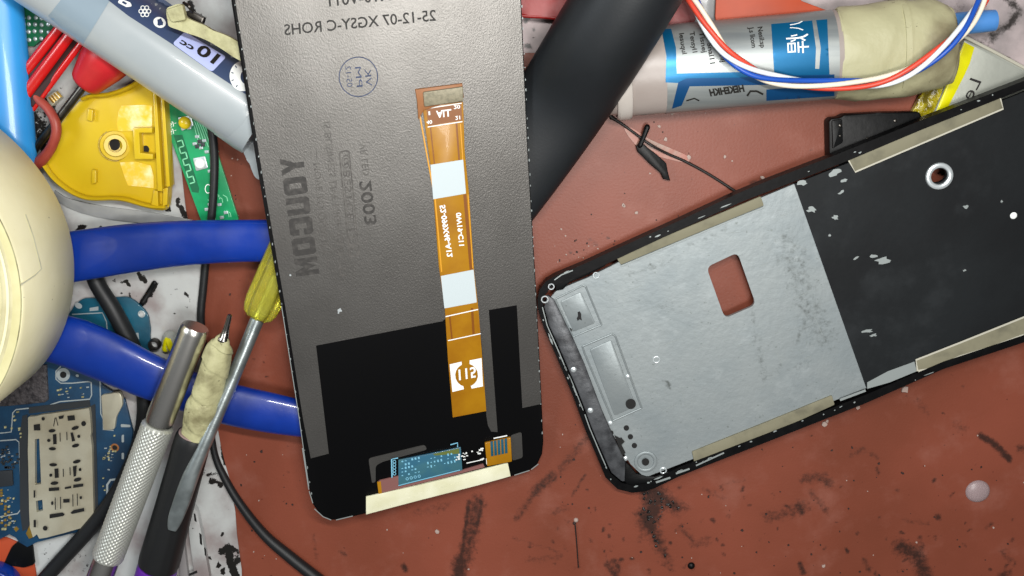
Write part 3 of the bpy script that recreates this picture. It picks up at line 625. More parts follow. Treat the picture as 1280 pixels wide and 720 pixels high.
m = MB(); R_ = random.Random(31)       # torn adhesive and bright nicks on the rim, plus glints painted as pale lines
for a, b, n in (((700, 343), (1275, 104), 12), ((790, 609), (1270, 424), 20), ((675, 390), (765, 602), 14)):
    for k in range(n):
        u = R_.random(); x, y = a[0]+(b[0]-a[0])*u, a[1]+(b[1]-a[1])*u; w = R_.uniform(1.5, 7) if R_.random() < .4 else R_.uniform(.8, 2); q = math.atan2(b[1]-a[1], b[0]-a[0])
        m.decal([blob(x+R_.uniform(-1, 3), y+R_.uniform(-1, 2.5), w, 8, .35, R_.uniform(.5, 1), q)], FP, .3)
m.decal([path([(693, 350), (702, 343.5), (716, 338)], 1.4), path([(776.5, 332.5), (850, 302), (905, 279), (955, 259)], 1.3), path([(678, 384), (684, 407), (699, 441), (708, 463)], 1.2), path([(712, 470), (720, 490), (729, 513)], .9), path([(731, 518), (737, 535), (750, 566), (757, 582)], 1.2), path([(870, 582), (905, 566)], 1.8), path([(845, 592), (862, 586)], 2.2), path([(820, 603), (838, 597)], 2.4), path([(1050, 500), (1082, 488)], 3)], FP, .3).build_each('residue_and_glints', M_scrape_glint, t)
# ================================================================ left: roll of tape, bottle, syringe
t = thing('tape_roll', 'thick cream masking tape roll at the left edge on top of the pliers', 'tape roll', -106, 330)
A = W(-116, 320, 60); B = W(-203, 356, 191)
ax = (B-A)/np.linalg.norm(B-A); Lr = np.linalg.norm(B-A)
RR = 200
def warp(d, a, r): return .8*math.sin(3*a+.5)+.5*math.sin(7*a+d*.02)
MB().rev(tuple(A)+(0,), tuple(B)+(0,), [(0, 120), (0, RR-2), (.02, RR), (.5, RR+.3), (.98, RR), (1, RR-2), (1, RR-14), (.995, 120)], 160, warp, hollow=True).build('tape_layers', M_roll, t, 40)
m = MB()
for r in (RR-16, RR-24, RR-29, RR-33, RR-40, RR-52): m.rev(tuple(B+ax*.1)+(0,), tuple(B+ax*.9)+(0,), [(0, r), (0, r+5), (1, r+4), (1, r+1)], 120, warp, hollow=True)
m.build('wound_edge', M_rollside, t, 40)
MB().rev(tuple(B+ax*.2)+(0,), tuple(B+ax*.8)+(0,), [(0, RR-15), (0, RR-2.5), (1, RR-3), (1, RR-14)], 160, warp, hollow=True).build('rim_layer', mat('rim_layer_paper', '#dcd5a4', .6, var='#d2ca96', vscale=14, bump=.3, bscale=60), t, 40)
MB().rev(tuple(B+ax*.3)+(0,), tuple(B+ax*1.1)+(0,), [(0, RR-3.4), (0, RR-2.2), (1, RR-2.4), (1, RR-3.2)], 160, warp, hollow=True).build('rim_line', M_crepe, t, 40)
MB().rev(tuple(A-ax*2)+(0,), tuple(B+ax*2)+(0,), [(0, 104), (0, 120), (1, 120), (1, 104)], 80, hollow=True).build('cardboard_core', M_crepe, t, 40)
S = Cyl(A, B, RR+1.2)
MB().decal([path([(32, 268), (42, 296), (52, 336), (44, 344), (26, 356)], 1.6)], S, .2, step=4).build('tape_crease', M_ctape, t)

t = thing('blue_bottle', 'sky blue plastic bottle behind the tape roll in the top left corner', 'bottle', -30, 60)
MB().tube([(-42, -90, 26, 52, .5), (-32, 0, 26, 55, .48), (-20, 120, 26, 56, .46), (-12, 210, 26, 56, .44)], 40, n=8).build('bottle_body', M_bluebottle, t, 50)
MB().tube([(-8, 216, 24, 30, .5), (-5, 250, 24, 28, .5)], 24, cap='flat').build('bottle_neck', M_bluebottle, t, 50)

t = thing('syringe', 'large pale syringe with navy 10cc label lying beside the screen panel', 'syringe', 180, 60)
sa, sb = W(-30, -90.5, 64), W(318, 143, 62)
SY = Cyl(sa, sb, 43.5)
MB().rev(tuple(sa)+(0,), tuple(sb)+(0,), [(0, 40), (0, 43.5), (.3, 43.5), (.98, 43.5), (1, 42), (1, 10)], 64).build('barrel', M_syr, t, 40)
MB().decal([[(60, 20), (100, -30), (150, -20), (104, 55), (75, 34)]], SY, .35, step=6).build('plunger', M_syrdark, t)
MB().rev(tuple(W(296, 128, 60))+(0,), tuple(W(330, 152, 58))+(0,), [(0, 43.5), (0, 44.6), (.7, 45), (1, 44), (1, 8)], 48).build('end_flange', M_syr, t)
MB().prism(rc([(300, 176), (318, 176), (326, 200), (325, 226), (318, 222), (312, 206), (306, 196)], 4), 40, 0, 12, bevel=3).build('flange_wing', M_syr, t)
nv = MB().decal([[(130, -4), (160, 19.5), (215, 55), (262, 88), (306, 117), (345, 143), (390, 120), (330, 85), (200, -4), (150, -40), (100, -30)]], SY, .5, step=5).build('label', M_navy, t)
MB().decal([rc([(215.5, 54.5), (231, 39.5), (283, 71), (265, 90)], 4)], SY, .9, step=4).build('volume_patch', M_lav, nv)
def SDIR(k): return np.array([.83, .558])*k
m = MB()
m.text('10', (267, 80), (243.5, 65), (9, -10.5), SY, 1.3, .03)
m.text('cc', (240.5, 63), (224, 53.5), (4.4, -6), SY, 1.3, .03).build('volume_lettering', M_ink, nv)
m = MB()
for k in range(6):
    q = k*math.pi/3; m.decal([(circ(181+5*math.cos(q), 14+5*math.sin(q), 3, 10), [circ(181+5*math.cos(q), 14+5*math.sin(q), 1.9, 8)])], SY, 1)
m.decal([(circ(181, 14, 2.6, 10), [circ(181, 14, 1.5, 8)]), (circ(199.5, 28, 8, 22, 6.6, .4), [blob(200, 28, 3.6, 10, .25, 5)])], SY, 1)
m.decal([rc([(150, -2), (163, 3), (165, 8), (158, 9), (147, 3)], 2)], SY, 1).decal([(circ(304, 95, 17, 30, 19), [circ(309, 96, 8.5, 20, 9.5)])], SY, 1)
m.build_each('white_icon', M_white, nv)
m = MB()
for q in (130, 165, 200, 235, 100): m.decal([line((304+12.5*math.cos(math.radians(q)), 95-13.5*math.sin(math.radians(q))), (304+15.5*math.cos(math.radians(q)), 95-17*math.sin(math.radians(q))), 1.2)], SY, 1.3)
m.decal([rc([(154, 1), (159, 4), (157, 6), (152, 3)], 1)], SY, 1.3).build('icon_mark', M_navy, nv)

t = thing('tape_scrap', 'crumpled cream masking tape strip lying across the syringe label', 'tape scrap', 250, 45)
def crump(x, y): return 5*(VN(x, y, 14, 3)-.5)
MB().prism(smooth([(208, 12), (216, 7), (226, 5), (230, 14), (232, 21), (244, 27), (256, 32), (266, 38), (277, 42), (288, 47), (297, 52), (318, 64), (318, 84), (297, 74), (284, 66), (270, 57), (259, 51), (248, 46), (236, 42), (222, 37), (212, 33), (210, 27)], 3), 113, 0, 9, step=3.5, dz=crump).build('tape_strip', M_crepe, t, 60)
MB().prism(rc([(207, 12), (228, 5), (232, 25), (214, 28)], 3), 113, 6, 7, bevel=2).build('folded_end', M_crepe, t)
t = thing('metal_clip', 'small grey metal clip beside the cream tape scrap', 'clip', 243, 22)
MB().prism(rc([(231, 14), (238, 13), (255, 22), (252, 31), (244, 28), (232, 20)], 2), 96, 0, 10, bevel=1.5).build('clip_body', M_darkmetal, t)
MB().tube([(230, 4, 100, 2), (236, 8, 104, 2), (240, 14, 100, 2)], 8).build('clip_wire', M_darkmetal, t)

# dark perforated board, red pliers, red cord, red screwdriver
t = thing('perforated_board', 'dark green perforated circuit board between the blue bottle and red handles', 'circuit board', 40, 38)
MB().prism([(18, 0), (40, -8), (72, 22), (72, 34), (42, 58), (22, 58)], 10, 0, 4, bevel=.5).build('board', M_greend, t)
m = MB(); R_ = random.Random(2)
for i in range(5):
    for j in range(4):
        x, y = 28+i*8+R_.uniform(-1, 1), 22+j*9+R_.uniform(-1, 1)
        if y < 62-(x-40)*.9: m.dome(x, y, 10, 2.6, 1.2, 0, 10)
m.build_each('solder_joint', M_trace, t)
t = thing('red_handled_pliers', 'red pliers with black striped handles under the pale syringe', 'pliers', 65, 75)
for a, b, r, nm in (((85, 21, 34, 5.4), (19, 106, 26, 6), 0, 'handle'), ((98, 29, 36, 6.2), (27, 124, 28, 7), 0, 'handle'), ((111, 41, 32, 3.6), (40, 136, 24, 4.2), 0, 'handle')):
    MB().tube([a, b], 20, .55, cap='flat').build(nm, M_red, t, 50)
MB().prism([(84, 28), (110, 40), (40, 134), (20, 112)], 29, 0, 12).build('inner_gap', M_redd, t)
o = MB().tube([(40, 112, 22, 4), (48, 124, 26, 5), (60, 136, 32, 5.5), (69, 152, 36, 5.8), (70, 168, 36, 5.8), (63, 186, 32, 6), (52, 200, 26, 7), (36, 214, 20, 7)], 14).build('rubber_cord', M_redcord, None, 50)
tag(o, 'dull red rubber cord curving beside the yellow plastic shell', 'cord')
t = thing('red_screwdriver', 'red handled screwdriver with dark steel shaft under the pale syringe', 'screwdriver', 110, 110)
MB().rev((105, 106, 31), (152, 50, 36), [(0, 5), (0, 15), (.05, 18.5), (.12, 20), (.45, 26.5), (.6, 28.5), (1, 27), (1, 6)], 36, flat=.95).build('handle', M_redsoft, t, 50)
MB().tube([(36, 196, 20, 4.6), (72, 150, 29, 4.8), (104, 108, 31, 5)], 16, curve=False).build('shaft', M_darkmetal, t, 50)

# yellow shell
t = thing('yellow_shell', 'yellow plastic casing half lying open with round screw boss', 'casing', 145, 185)
ys = smooth([(52, 203), (59, 214), (68, 226), (80, 236), (93, 244.5), (108, 250), (124, 251), (140, 250.5), (156, 252), (172, 257), (188, 261), (203, 263), (211, 258), (213, 234), (214, 232), (211, 177), (208, 143), (202, 118), (190, 109), (174, 99), (160, 107), (145, 113), (130, 117), (114, 118), (104, 122), (88, 139), (71, 163), (66, 180)], 2)
MB().prism(ys, 15, 0, 8, bevel=2.5, seg=3).build('shell_floor', M_yellow, t)
lo = [(53, 202), (60, 213), (69, 224), (81, 234), (94, 242), (109, 247.5), (125, 248.5), (141, 248), (157, 249.5), (173, 254), (189, 258), (206, 259)]
m = MB().tube([(x, y, 21, 2.6, 2.6) for x, y in lo], 8, n=3).tube([(x, y, 21, 2.6, 2.6) for x, y in ((104, 123), (116, 119), (131, 118.5), (146, 115), (161, 109), (173, 102))], 8, n=3)
m.prism([(191, 111), (195, 112), (203, 239), (197, 239)], 28, 0, 16, bevel=.8).prism([(201, 120), (205, 121), (212.5, 233), (208, 234)], 30, 0, 18, bevel=.8).prism([(204, 236), (210, 234), (209, 256), (203, 258)], 24, 0, 14, bevel=1).prism([(186, 108), (192, 110), (191, 118), (185, 116)], 27, 0, 14, bevel=.8).prism([(192, 238), (197, 239), (198, 258), (189, 256)], 24, 0, 12, bevel=.8)
m.prism(rc([(109.5, 136), (116, 137), (115, 152), (108, 150)], 1.5), 22, 0, 10, bevel=1).prism(rc([(115, 212), (120, 213), (120, 229), (114, 230)], 1.5), 22, 0, 10, bevel=1)
m.build_each('shell_wall', M_yellow, t)
bo = MB().rev(tuple(W(144, 182, 14))+(0,), tuple(W(144, 182, 27))+(0,), [(0, 19), (0, 18), (.45, 17), (.5, 13.5), (1, 12.5), (1, 8), (.2, 7.5), (.2, .1)], 40).build('screw_boss', M_yellow, t, 30)
MB().decal([circ(143.2, 181, 7, 22)], 18.5, .2).build('boss_hole', M_hole, bo)
MB().prism([(166, 160), (190, 160), (190, 166), (174, 166), (175, 191), (191, 193), (191, 199), (168, 199)], 29, 0, 14, bevel=.8).build('bracket', M_yellow, t)
MB().decal([circ(182, 187, 4.6, 14, 5.2)], 15.3, .1).build('small_hole', M_hole, t)
def crum2(x, y): return 1.6*(VN(x, y, 9, 3)-.3)
for nm, p in (('clear_tape', [(148, 140), (152, 132), (180, 131), (190, 132), (190, 158), (180, 163), (148, 164), (146, 155)]), ('clear_tape', [(150, 203), (170, 202), (188, 207), (192, 220), (192, 235), (160, 232), (156, 222)])):
    MB().prism(p, 16, 0, .8, step=3, dz=crum2).build(nm, M_cleartape, t, 60)
o = MB().prism(smooth([(68, 238), (80, 246), (100, 252), (130, 258), (160, 262), (190, 266), (222, 272), (240, 275), (238, 279), (215, 280), (180, 279), (140, 275), (100, 266), (72, 252)], 2), 6, 0, 2.5, bevel=.8).build('clear_strip', M_clear)
tag(o, 'grey clear plastic strip under the yellow casing', 'plastic strip')

# green board
t = thing('green_circuit_board', 'bright green circuit board with yellow button under the black cable', 'circuit board', 250, 200)
MB().prism([(201, 132), (203, 128), (210, 125), (232, 139), (262, 163), (281, 220), (298, 274), (296, 277), (252, 278), (225, 205), (210, 165)], 12, 0, 4, bevel=.5).build('board', M_greenb, t)
MB().decal([[(217, 169), (228, 168.5), (249, 236), (248, 241), (240, 240)]], 12, .3).build('antenna_area', M_greend, t)
zz = []
for k in range(8):
    a = np.array([221.5, 177])+np.array([17.2, 57])*k/7.6; zz += [a, a+np.array([6, -1.8])] if k % 2 == 0 else [a+np.array([6, -1.8]), a]
m = MB()
for a, b in zip(zz[:-1], zz[1:]): m.decal([line(a, b, 1.5)], 12, .6)
R_ = random.Random(4)
for k in range(7): x = 240+k*3.2; m.decal([path([(x, 150+k*1.5), (x+3, 158+k*1.2), (x+8+k, 178+k*2)], 1)], 12, .45)
for k in range(9): x, y = R_.uniform(258, 285), R_.uniform(236, 270); m.decal([path([(x, y), (x+5, y+3), (x+6, y+8)], 1)], 12, .45)
m.build('pale_trace', M_greenl, t)
m = MB()
for y in (154, 163): m.text('SJ-', (211, y+1), (220, y-2), (1, 5), 12, .5)
m.decal([(circ(260, 236, 4, 12, 6), [circ(260, 236, 3.1, 12, 5)])], 12, .5).build_each('white_print', M_white, t)
MB().decal([circ(207.5, 136.5, 3.2, 14)], 12, .5).build_each('board_hole', M_hole, t)
b1 = MB().prism(rc([(222, 147), (238, 144), (242, 157), (227, 164)], 2), 15, 0, 4, bevel=.6).build('button_base', M_trace, t)
MB().dome(231, 153.5, 15, 7.6, 5).build('button_cap', mat('button_yellow', '#d9bd1c', .3, coat=.2), b1)
b2 = MB().prism(rc([(241, 198), (256, 195), (260, 210), (245, 214)], 2), 14, 0, 3, bevel=.6).build('button_base', M_trace, t)
MB().dome(250, 204.5, 14, 6.5, 3.5).build('button_cap', M_white, b2)
m = MB()
for (x, y) in ((243, 180), (249, 178), (255, 176), (251, 185), (258, 190), (236, 160), (246, 171), (262, 214), (268, 246), (258, 262), (274, 256), (282, 266), (277, 272), (262, 256)): m.prism(rc([(x-2.6, y-1.6), (x+2.2, y-2.2), (x+2.8, y+1.4), (x-2, y+2)], .5), 14.2, 0, 2.4, bevel=.3)
m.build_each('small_component', M_trace, t)
m = MB()
for (x, y) in ((246, 183), (253, 181), (249, 177)): m.prism([(x-2.6, y-2), (x+2.2, y-2.6), (x+2.8, y+2), (x-2, y+2.6)], 15, 0, 3, bevel=.3)
m.build_each('dark_component', M_ic, t)

# blue pliers
t = thing('blue_pliers', 'pliers with glossy blue dipped handles running under the screen panel', 'pliers', 200, 400)
MB().tube([(40, 331, 40, 32), (85, 322, 42, 31), (120, 316.5, 42, 30.5), (170, 309.5, 42, 29.5), (230, 304, 42, 27.5), (290, 301.5, 42, 26), (345, 301, 42, 25.5), (385, 302, 42, 23)], 40, .5, n=8).build('handle', M_bluegrip, t, 60)
MB().tube([(20, 420, 40, 26), (60, 422, 42, 31), (88, 428, 42, 33), (112, 437, 42, 33.5), (150, 454, 42, 32), (190, 472, 42, 29.5), (240, 491, 41, 27), (290, 506, 40, 27.5), (340, 516.5, 39, 26.5), (380, 524, 38, 24)], 40, .5, n=8).build('handle', M_bluegrip, t, 60)
MB().prism(rc([(-60, 330), (10, 318), (60, 320), (60, 430), (10, 446), (-80, 420), (-160, 380)], 14), 52, 0, 20, bevel=3).build('jaws', M_darkmetal, t)

# cables
o = MB().tube([(112, 322, 14, 10), (120, 352, 18, 10), (143, 390, 22, 10.5), (168, 440, 16, 10.5), (181, 490, 15, 10.5), (178, 540, 16, 10), (160, 590, 18, 10), (134, 634, 18, 10), (106, 668, 16, 10), (75, 702, 14, 10), (40, 742, 14, 10)], 16).build('thick_cable', M_rubber, None, 50)
tag(o, 'thick black rubber cable curving past the blue circuit board', 'cable')
o = MB().tube([(258, 140, 24, 5), (265, 165, 22, 5.2), (268, 200, 20, 5.2), (267, 240, 20, 5), (264, 275, 18, 5), (258, 320, 8, 5), (254, 360, 7, 5), (251, 400, 7, 5), (256, 450, 7, 5), (262, 520, 7, 4.6), (268, 566, 7, 4.4), (280, 596, 7, 5), (300, 630, 8, 5.6), (330, 668, 7, 6.5), (362, 696, 7, 7.6), (400, 726, 8, 8)], 14).build('thin_cable', M_rubber, None, 50)
tag(o, 'thin black cable crossing the green board and the bench edge', 'cable')

# blue main board
t = thing('main_circuit_board', 'blue phone motherboard with cream metal card tray at lower left', 'circuit board', 70, 570)
MB().prism([(-60, 420), (60, 425), (110, 462), (124, 476), (128, 482), (156, 500), (166, 540), (158, 590), (140, 618), (122, 648), (117, 660), (46, 678), (34, 684), (24, 678), (19, 672), (12, 668), (0, 674), (-60, 690)], 12, 0, 4, bevel=.6).build('board', M_board, t)
m = MB().decal([path([(0, 541.5), (14, 540), (16, 516), (20, 512), (58, 508), (66, 505), (75, 502), (112, 499), (114.5, 494), (114, 478), (110, 477), (90, 479), (76, 479), (70, 474), (70, 464), (76, 458)], 1.5), path([(125, 476), (126, 517), (129, 524), (129, 537), (142, 538)], 1.4), path([(0, 551), (20, 549.5), (24, 553), (26.5, 636), (22, 642), (0, 646)], 1.5)], 12, .4)
m.decal([(circ(79, 468.5, 8.5, 20), [circ(79, 468.5, 4.2, 14)])], 12, .5).decal([blob(96.5, 469.5, 2, 8, .2)], 12, .5)
m.decal([rc([(151, 530), (163, 531), (163, 534), (151, 534)], 1.4), rc([(152, 544), (155, 543), (155, 553), (152, 553)], 1.4), rc([(152, 566), (155, 566), (155, 574), (152, 574)], 1.4), path([(134, 620), (134, 606), (138, 600), (146, 599)], 2.6)], 12, .5)
R_ = random.Random(12)
for k in range(46):
    x, y = R_.choice([(R_.uniform(64, 112), R_.uniform(484, 500)), (R_.uniform(126, 140), R_.uniform(560, 592)), (R_.uniform(0, 22), R_.uniform(610, 660)), (R_.uniform(0, 22), R_.uniform(556, 580))]); m.decal([line((x, y), (x+R_.uniform(1, 3.4), y-.2), R_.uniform(.6, 1.6))], 12, .4)
m.build('silver_trace', M_trace, t)
MB().decal([circ(79, 468.5, 4, 14), circ(143.5, 559.5, 3, 14)], 12, .6).build_each('board_hole', M_hole, t)
m = MB(); R_ = random.Random(55)
for k in range(44):
    zx = R_.choice([(120, 545, 140, 640), (62, 484, 110, 500), (0, 612, 22, 665), (126, 540, 158, 600), (2, 514, 30, 546)]); x, y = R_.uniform(zx[0], zx[2]), R_.uniform(zx[1], zx[3]); w, h = R_.uniform(1.2, 3), R_.uniform(1, 2.2)
    m.prism([(x, y), (x+w, y-.3), (x+w+.2, y+h), (x+.2, y+h+.3)], 14, 0, 2.4)
m.build_each('tiny_component', M_crepe, t)
MB().ring(143.5, 559.5, 12, 4.4, 2.4, .9).build('hole_ring', M_connbrown, t)
MB().prism([(-10, 508), (5, 495), (8, 486), (30, 466), (46, 457), (58, 456), (60, 500), (56, 503), (6, 508)], 15, 0, 4, bevel=.6).build('scraped_chip', M_chip, t)
m = MB().prism(rc([(-10, 590), (15, 588), (16, 607), (-10, 610)], 1), 15, 0, 4, bevel=.5)
for k in range(26): x, y = R_.uniform(0, 21), R_.uniform(556, 584); m.prism([(x, y), (x+2.6, y-.3), (x+2.8, y+2), (x+.2, y+2.3)], 14, 0, 2.6)
m.build_each('black_chip', M_ic, t)
m = MB()
for k in range(14): x, y = R_.choice([0, 5, 9])+R_.uniform(-1, 1), 612+k*3.4; m.prism([(x, y), (x+3, y-.3), (x+3.2, y+2.2), (x+.2, y+2.5)], 13.6, 0, 2, bevel=.3)
m.prism([(17, 661), (20, 658), (23.5, 661.5), (20, 665)], 12.6, 0, 1).build_each('gold_pad', M_gold, t)
MB().prism([(32, 667), (37, 656), (41, 672), (36, 674)], 14, 0, 4, bevel=.8).build('gold_contact', M_gold, t)
MB().prism([(25, 640), (24, 548), (28, 520), (34, 518), (37, 660), (28, 664)], 12.8, 0, 1).prism([(112, 508), (119, 505), (123, 650), (118, 656)], 12.8, 0, 1).prism([(36, 509), (112, 500), (113, 508), (36, 517)], 12.8, 0, 1).build_each('solder_channel', M_ic, t)
MB().prism(rc([(126, 494), (140, 492), (149, 490), (152, 496), (153, 507), (149, 514), (145, 522), (143, 537), (129, 538)], 3), 17, 0, 6, bevel=1).build('cream_contact', M_shield, t)
def dent(x, y): return 2.0*(VN(x+50, y, 30, 2)-.5)+.9*np.exp(-((x-70-(y-560)*.1)/6)**2)
sh = MB().prism([(35, 523), (36, 521), (44, 520.5), (52, 518.5), (70, 516), (86, 514), (104, 511.5), (111, 510.5), (112.5, 520), (114, 540), (113, 545), (115, 560), (116, 600), (117, 655), (114, 657), (80, 666), (58, 672), (49, 673.5), (46, 668), (41, 672), (37, 660), (36, 610), (35, 560)], 19, 0, 6, step=4, dz=dent, holes=[[(43.5, 549), (49, 548.5), (50, 570), (51.5, 605), (44, 606)], [(45, 626), (53, 624.5), (54, 638), (46, 640)]]).build('card_shield', M_shield, t, 50)
m = MB(); H = lambda ps, st=None: m.decal(ps, 21.2, .2)
for x, y, a, b, q in ((54, 523.5, 2.2, 2.2, 0), (104.5, 529.5, 3, 3.2, 0), (65, 538.5, 4.4, 2.2, -.1), (94, 535, 4.8, 2.2, -.3), (61, 550.5, 2.2, 2, 0), (98.5, 545.5, 2, 2, 0), (65.5, 561, 4.6, 2, 0), (94.5, 557, 4.8, 2.2, -.25), (66.5, 581, 5, 2, 0), (96, 577, 5, 2.2, -.25), (63.5, 594, 2, 2, 0), (68, 604, 5, 2.2, -.1), (97, 599.5, 5, 2.4, -.25), (56.5, 660.3, 3, 3, 0), (65.3, 629, 1.6, 2.4, 0), (101, 622, 1.6, 2, 0), (100, 587, 1.8, 2, 0)): H([circ(x, y, a, 12, b, q)])
for p in ([(42, 531), (50, 530), (50.5, 538), (42.5, 538)], [(84, 520), (93, 519), (94, 525), (85, 526)], [(73, 520.5), (80, 519), (79, 523), (74, 524)], [(66, 543), (70.5, 542.5), (71, 555), (66.5, 555.5)], [(88, 541), (91, 540.5), (94, 551), (90, 552)], [(68, 586), (73, 585.5), (73.5, 597), (68.5, 597.5)], [(91, 583), (96, 582), (95, 595), (92, 596)], [(61, 610), (74, 609), (74, 613), (61, 614)], [(81, 609), (89, 607.5), (89, 610), (81, 611.5)], [(91.5, 606), (104, 604.5), (104, 608), (91.5, 610)], [(62, 643), (78, 640.5), (81, 643), (79, 645), (62, 648)], [(88, 641), (92, 637.5), (105, 635), (105.5, 639), (90, 642.5)], [(79, 624), (87, 623.5), (87, 628), (79, 628.5)], [(42, 613), (44, 613), (44, 622), (42, 622)], [(42, 650), (45, 650), (45, 659), (42, 659)]): H([p])
for x, y, l in ((75, 541, 11), (83.5, 540, 10), (79, 586, 10), (87.5, 584, 10), (69, 622, 15), (75.5, 621, 15), (91, 618, 15), (96.5, 617, 15)): H([line((x, y), (x+.3, y+l), 1.1)])
H([path([(67, 533), (69, 522)], 1), path([(70, 522), (72.5, 532)], 1)]); m.build_each('shield_slot', M_hole, sh)

t = thing('teal_circuit_board', 'teal circuit board piece with mounting hole between the blue handles', 'circuit board', 145, 400)
MB().prism(rc([(84, 396), (94, 380), (104, 373), (130, 373), (158, 371), (168, 376), (179, 386), (185, 394), (188, 412), (186, 445), (150, 450), (84, 450)], 4), 9, 0, 4, bevel=.6).build('board', M_teal, t)
MB().ring(177, 392.5, 9, 3.6, 2.2, .8).decal([circ(98, 382, 5, 12, 3.5, .5), [(112, 385), (123, 383), (123, 388), (112, 389)], path([(90, 393), (128, 391), (133, 402), (134, 412)], 1.4), [(170, 416), (173, 416), (174, 424), (171, 424)]], 9, .4).build_each('silver_pad', M_trace, t)
MB().decal([circ(177, 392.5, 2.6)], 9, .5).build('board_hole', M_paper, t)
t = thing('indicator_lamp', 'tiny yellow lamp with clear lens beside the polished steel knife cap', 'lamp', 213, 428)
MB().dome(214, 427, 6, 12, 12, 0, 20, 15).build('lens', M_bulb, t)
MB().tube([(207, 436, 12, 4.5), (210, 425, 14, 5), (214, 434, 14, 5), (218, 438, 12, 4)], 10).build('lamp_body', M_ytape, t)
MB().ring(194, 430, 6, 6, 4, 8, 0).build('lamp_collar', M_darkmetal, t)
o = MB().tube([(193, 354, 7, 3.2), (187, 364, 7, 3.4), (178, 378, 10, 3.2)], 10, .7).build('black_sliver', M_blackp)
tag(o, 'short black plastic sliver on white paper between the blue handles', 'plastic sliver')

# knife with knurled grip
t = thing('craft_knife', 'polished steel craft knife with knurled grip lying on the blue handle', 'craft knife', 180, 560)
ka, kb = (244.5, 408, 76), (118, 740, 70); kA, kB = W(*ka), W(*kb); q = kb
MB().rev(ka, kb, [(0, 12), (.0, 15.5), (.008, 17), (.02, 17.3), (.33, 17.3), (.345, 16.4), (.35, 10)], 48).build('cap', M_steel, t, 40)
prof = [(.352, 16), (.358, 18.6)]+[(.36+.495*k/330, 19.2) for k in range(331)]+[(.862, 18.6), (.866, 15)]
LK = np.linalg.norm(kB-kA)
def knurl(d, a, r):
    if r < 19: return 0
    u = d/2.9; n = 2*round(math.pi*19.2/2.9); v = a*n/(2*math.pi)
    return .6*(abs(math.sin(math.pi*(u+v)*.5))+abs(math.sin(math.pi*(u-v)*.5)))-.7
MB().rev(ka, kb, prof, 210, knurl).build('knurled_grip', M_knurl, t, 30)
MB().rev(ka, kb, [(.866, 12), (.868, 16), (.9, 16.4), (1, 16.4), (1, 8)], 40).build('lower_cap', M_steel, t, 40)

# taped driver with black grip
t = thing('taped_driver', 'black handled driver with masking tape wound round its steel bit', 'screwdriver', 235, 560)
MB().rev((287.5, 393, 84), (277, 434, 80), [(0, 1.4), (.02, 2.6), (.1, 2.9), (.4, 3.4), (.68, 5), (.74, 7), (.8, 7), (.84, 4.5), (1, 4.5)], 20).build('bit', M_tip, t, 40)
def wrap(k, a): return 1.7*((k*4.3+a/(2*math.pi)) % 1)-.8+.6*math.sin(2*a+k*7)+1.3*math.sin(2*a+k*5)+.8*math.sin(3*a-k*8)+.5*math.sin(5*a+k*14)
MB().tube([(277.5, 427, 79, 9), (275.5, 434, 78.5, 13.5), (271, 450, 77.5, 15), (264.5, 472, 75, 16), (256.5, 500, 72, 17.2), (250, 522, 69, 18), (245, 542, 66, 18)], 48, n=16, dr=wrap).build('tape_wrap', M_crepe, t, 60)
MB().tube([(246, 532, 67, 17), (251, 516, 69.5, 19.4), (254, 506, 71, 19.6), (256.5, 498, 72, 17)], 28, cap='flat', dr=lambda k, a: .6*math.sin(3*a)).build('tape_band', M_crepe, t, 60)
ga, gb = (243, 543, 66), (190, 735, 48)
MB().rev(ga, gb, [(0, 15), (0, 20.5), (.02, 22), (.06, 22.4), (.2, 22.8), (.5, 24), (.8, 26), (.84, 25.5), (.85, 14)], 48, lambda d, a, r: -.8*max(0, math.cos(a*6))**8 if 22 < r else 0).build('grip', M_grip, t, 40)
MB().rev(ga, gb, [(-.004, 14), (-.004, 18.5), (.006, 20.2), (.012, 18)], 40).build('grip_rim', mat('pink_rim', '#8f7a78', .5), t)
MB().rev(ga, gb, [(.85, 14), (.852, 24), (.87, 25.5), (1.1, 26), (1.1, 10)], 40).build('collar', M_purple, t, 40)

# yellow screwdriver
t = thing('yellow_screwdriver', 'flat bladed screwdriver with clear yellow handle tucked under the screen panel', 'screwdriver', 280, 500)
MB().rev((322, 396, 50), (368, 292, 50), [(0, 8), (0, 15), (.03, 19), (.1, 22), (.2, 23.5), (.5, 23.5), (1, 23.5), (1, 5)], 96, lambda d, a, r: -3.2*abs(math.cos(a*4))**3 if r > 18 else 0, flat=.9).build('handle', M_acetate, t, 60)
MB().rev((324, 393, 50), (346, 342, 50), [(0, 7), (1, 7)], 16).build('shaft_root', M_shaft, t)
MB().tube([(326, 389, 51, 9), (318, 408, 53, 8.6), (290, 476, 64, 8.2), (262, 540, 75, 8.4), (248, 572, 80, 9, .9), (238, 596, 83, 10, .7), (228, 624, 85, 10.2, .42), (220, 646, 86.5, 9.2, .25), (216.5, 657, 87, 7.2, .2), (215, 663, 87, 5, .2)], 20, n=5, cap='flat').build('shaft', M_shaft, t, 50)

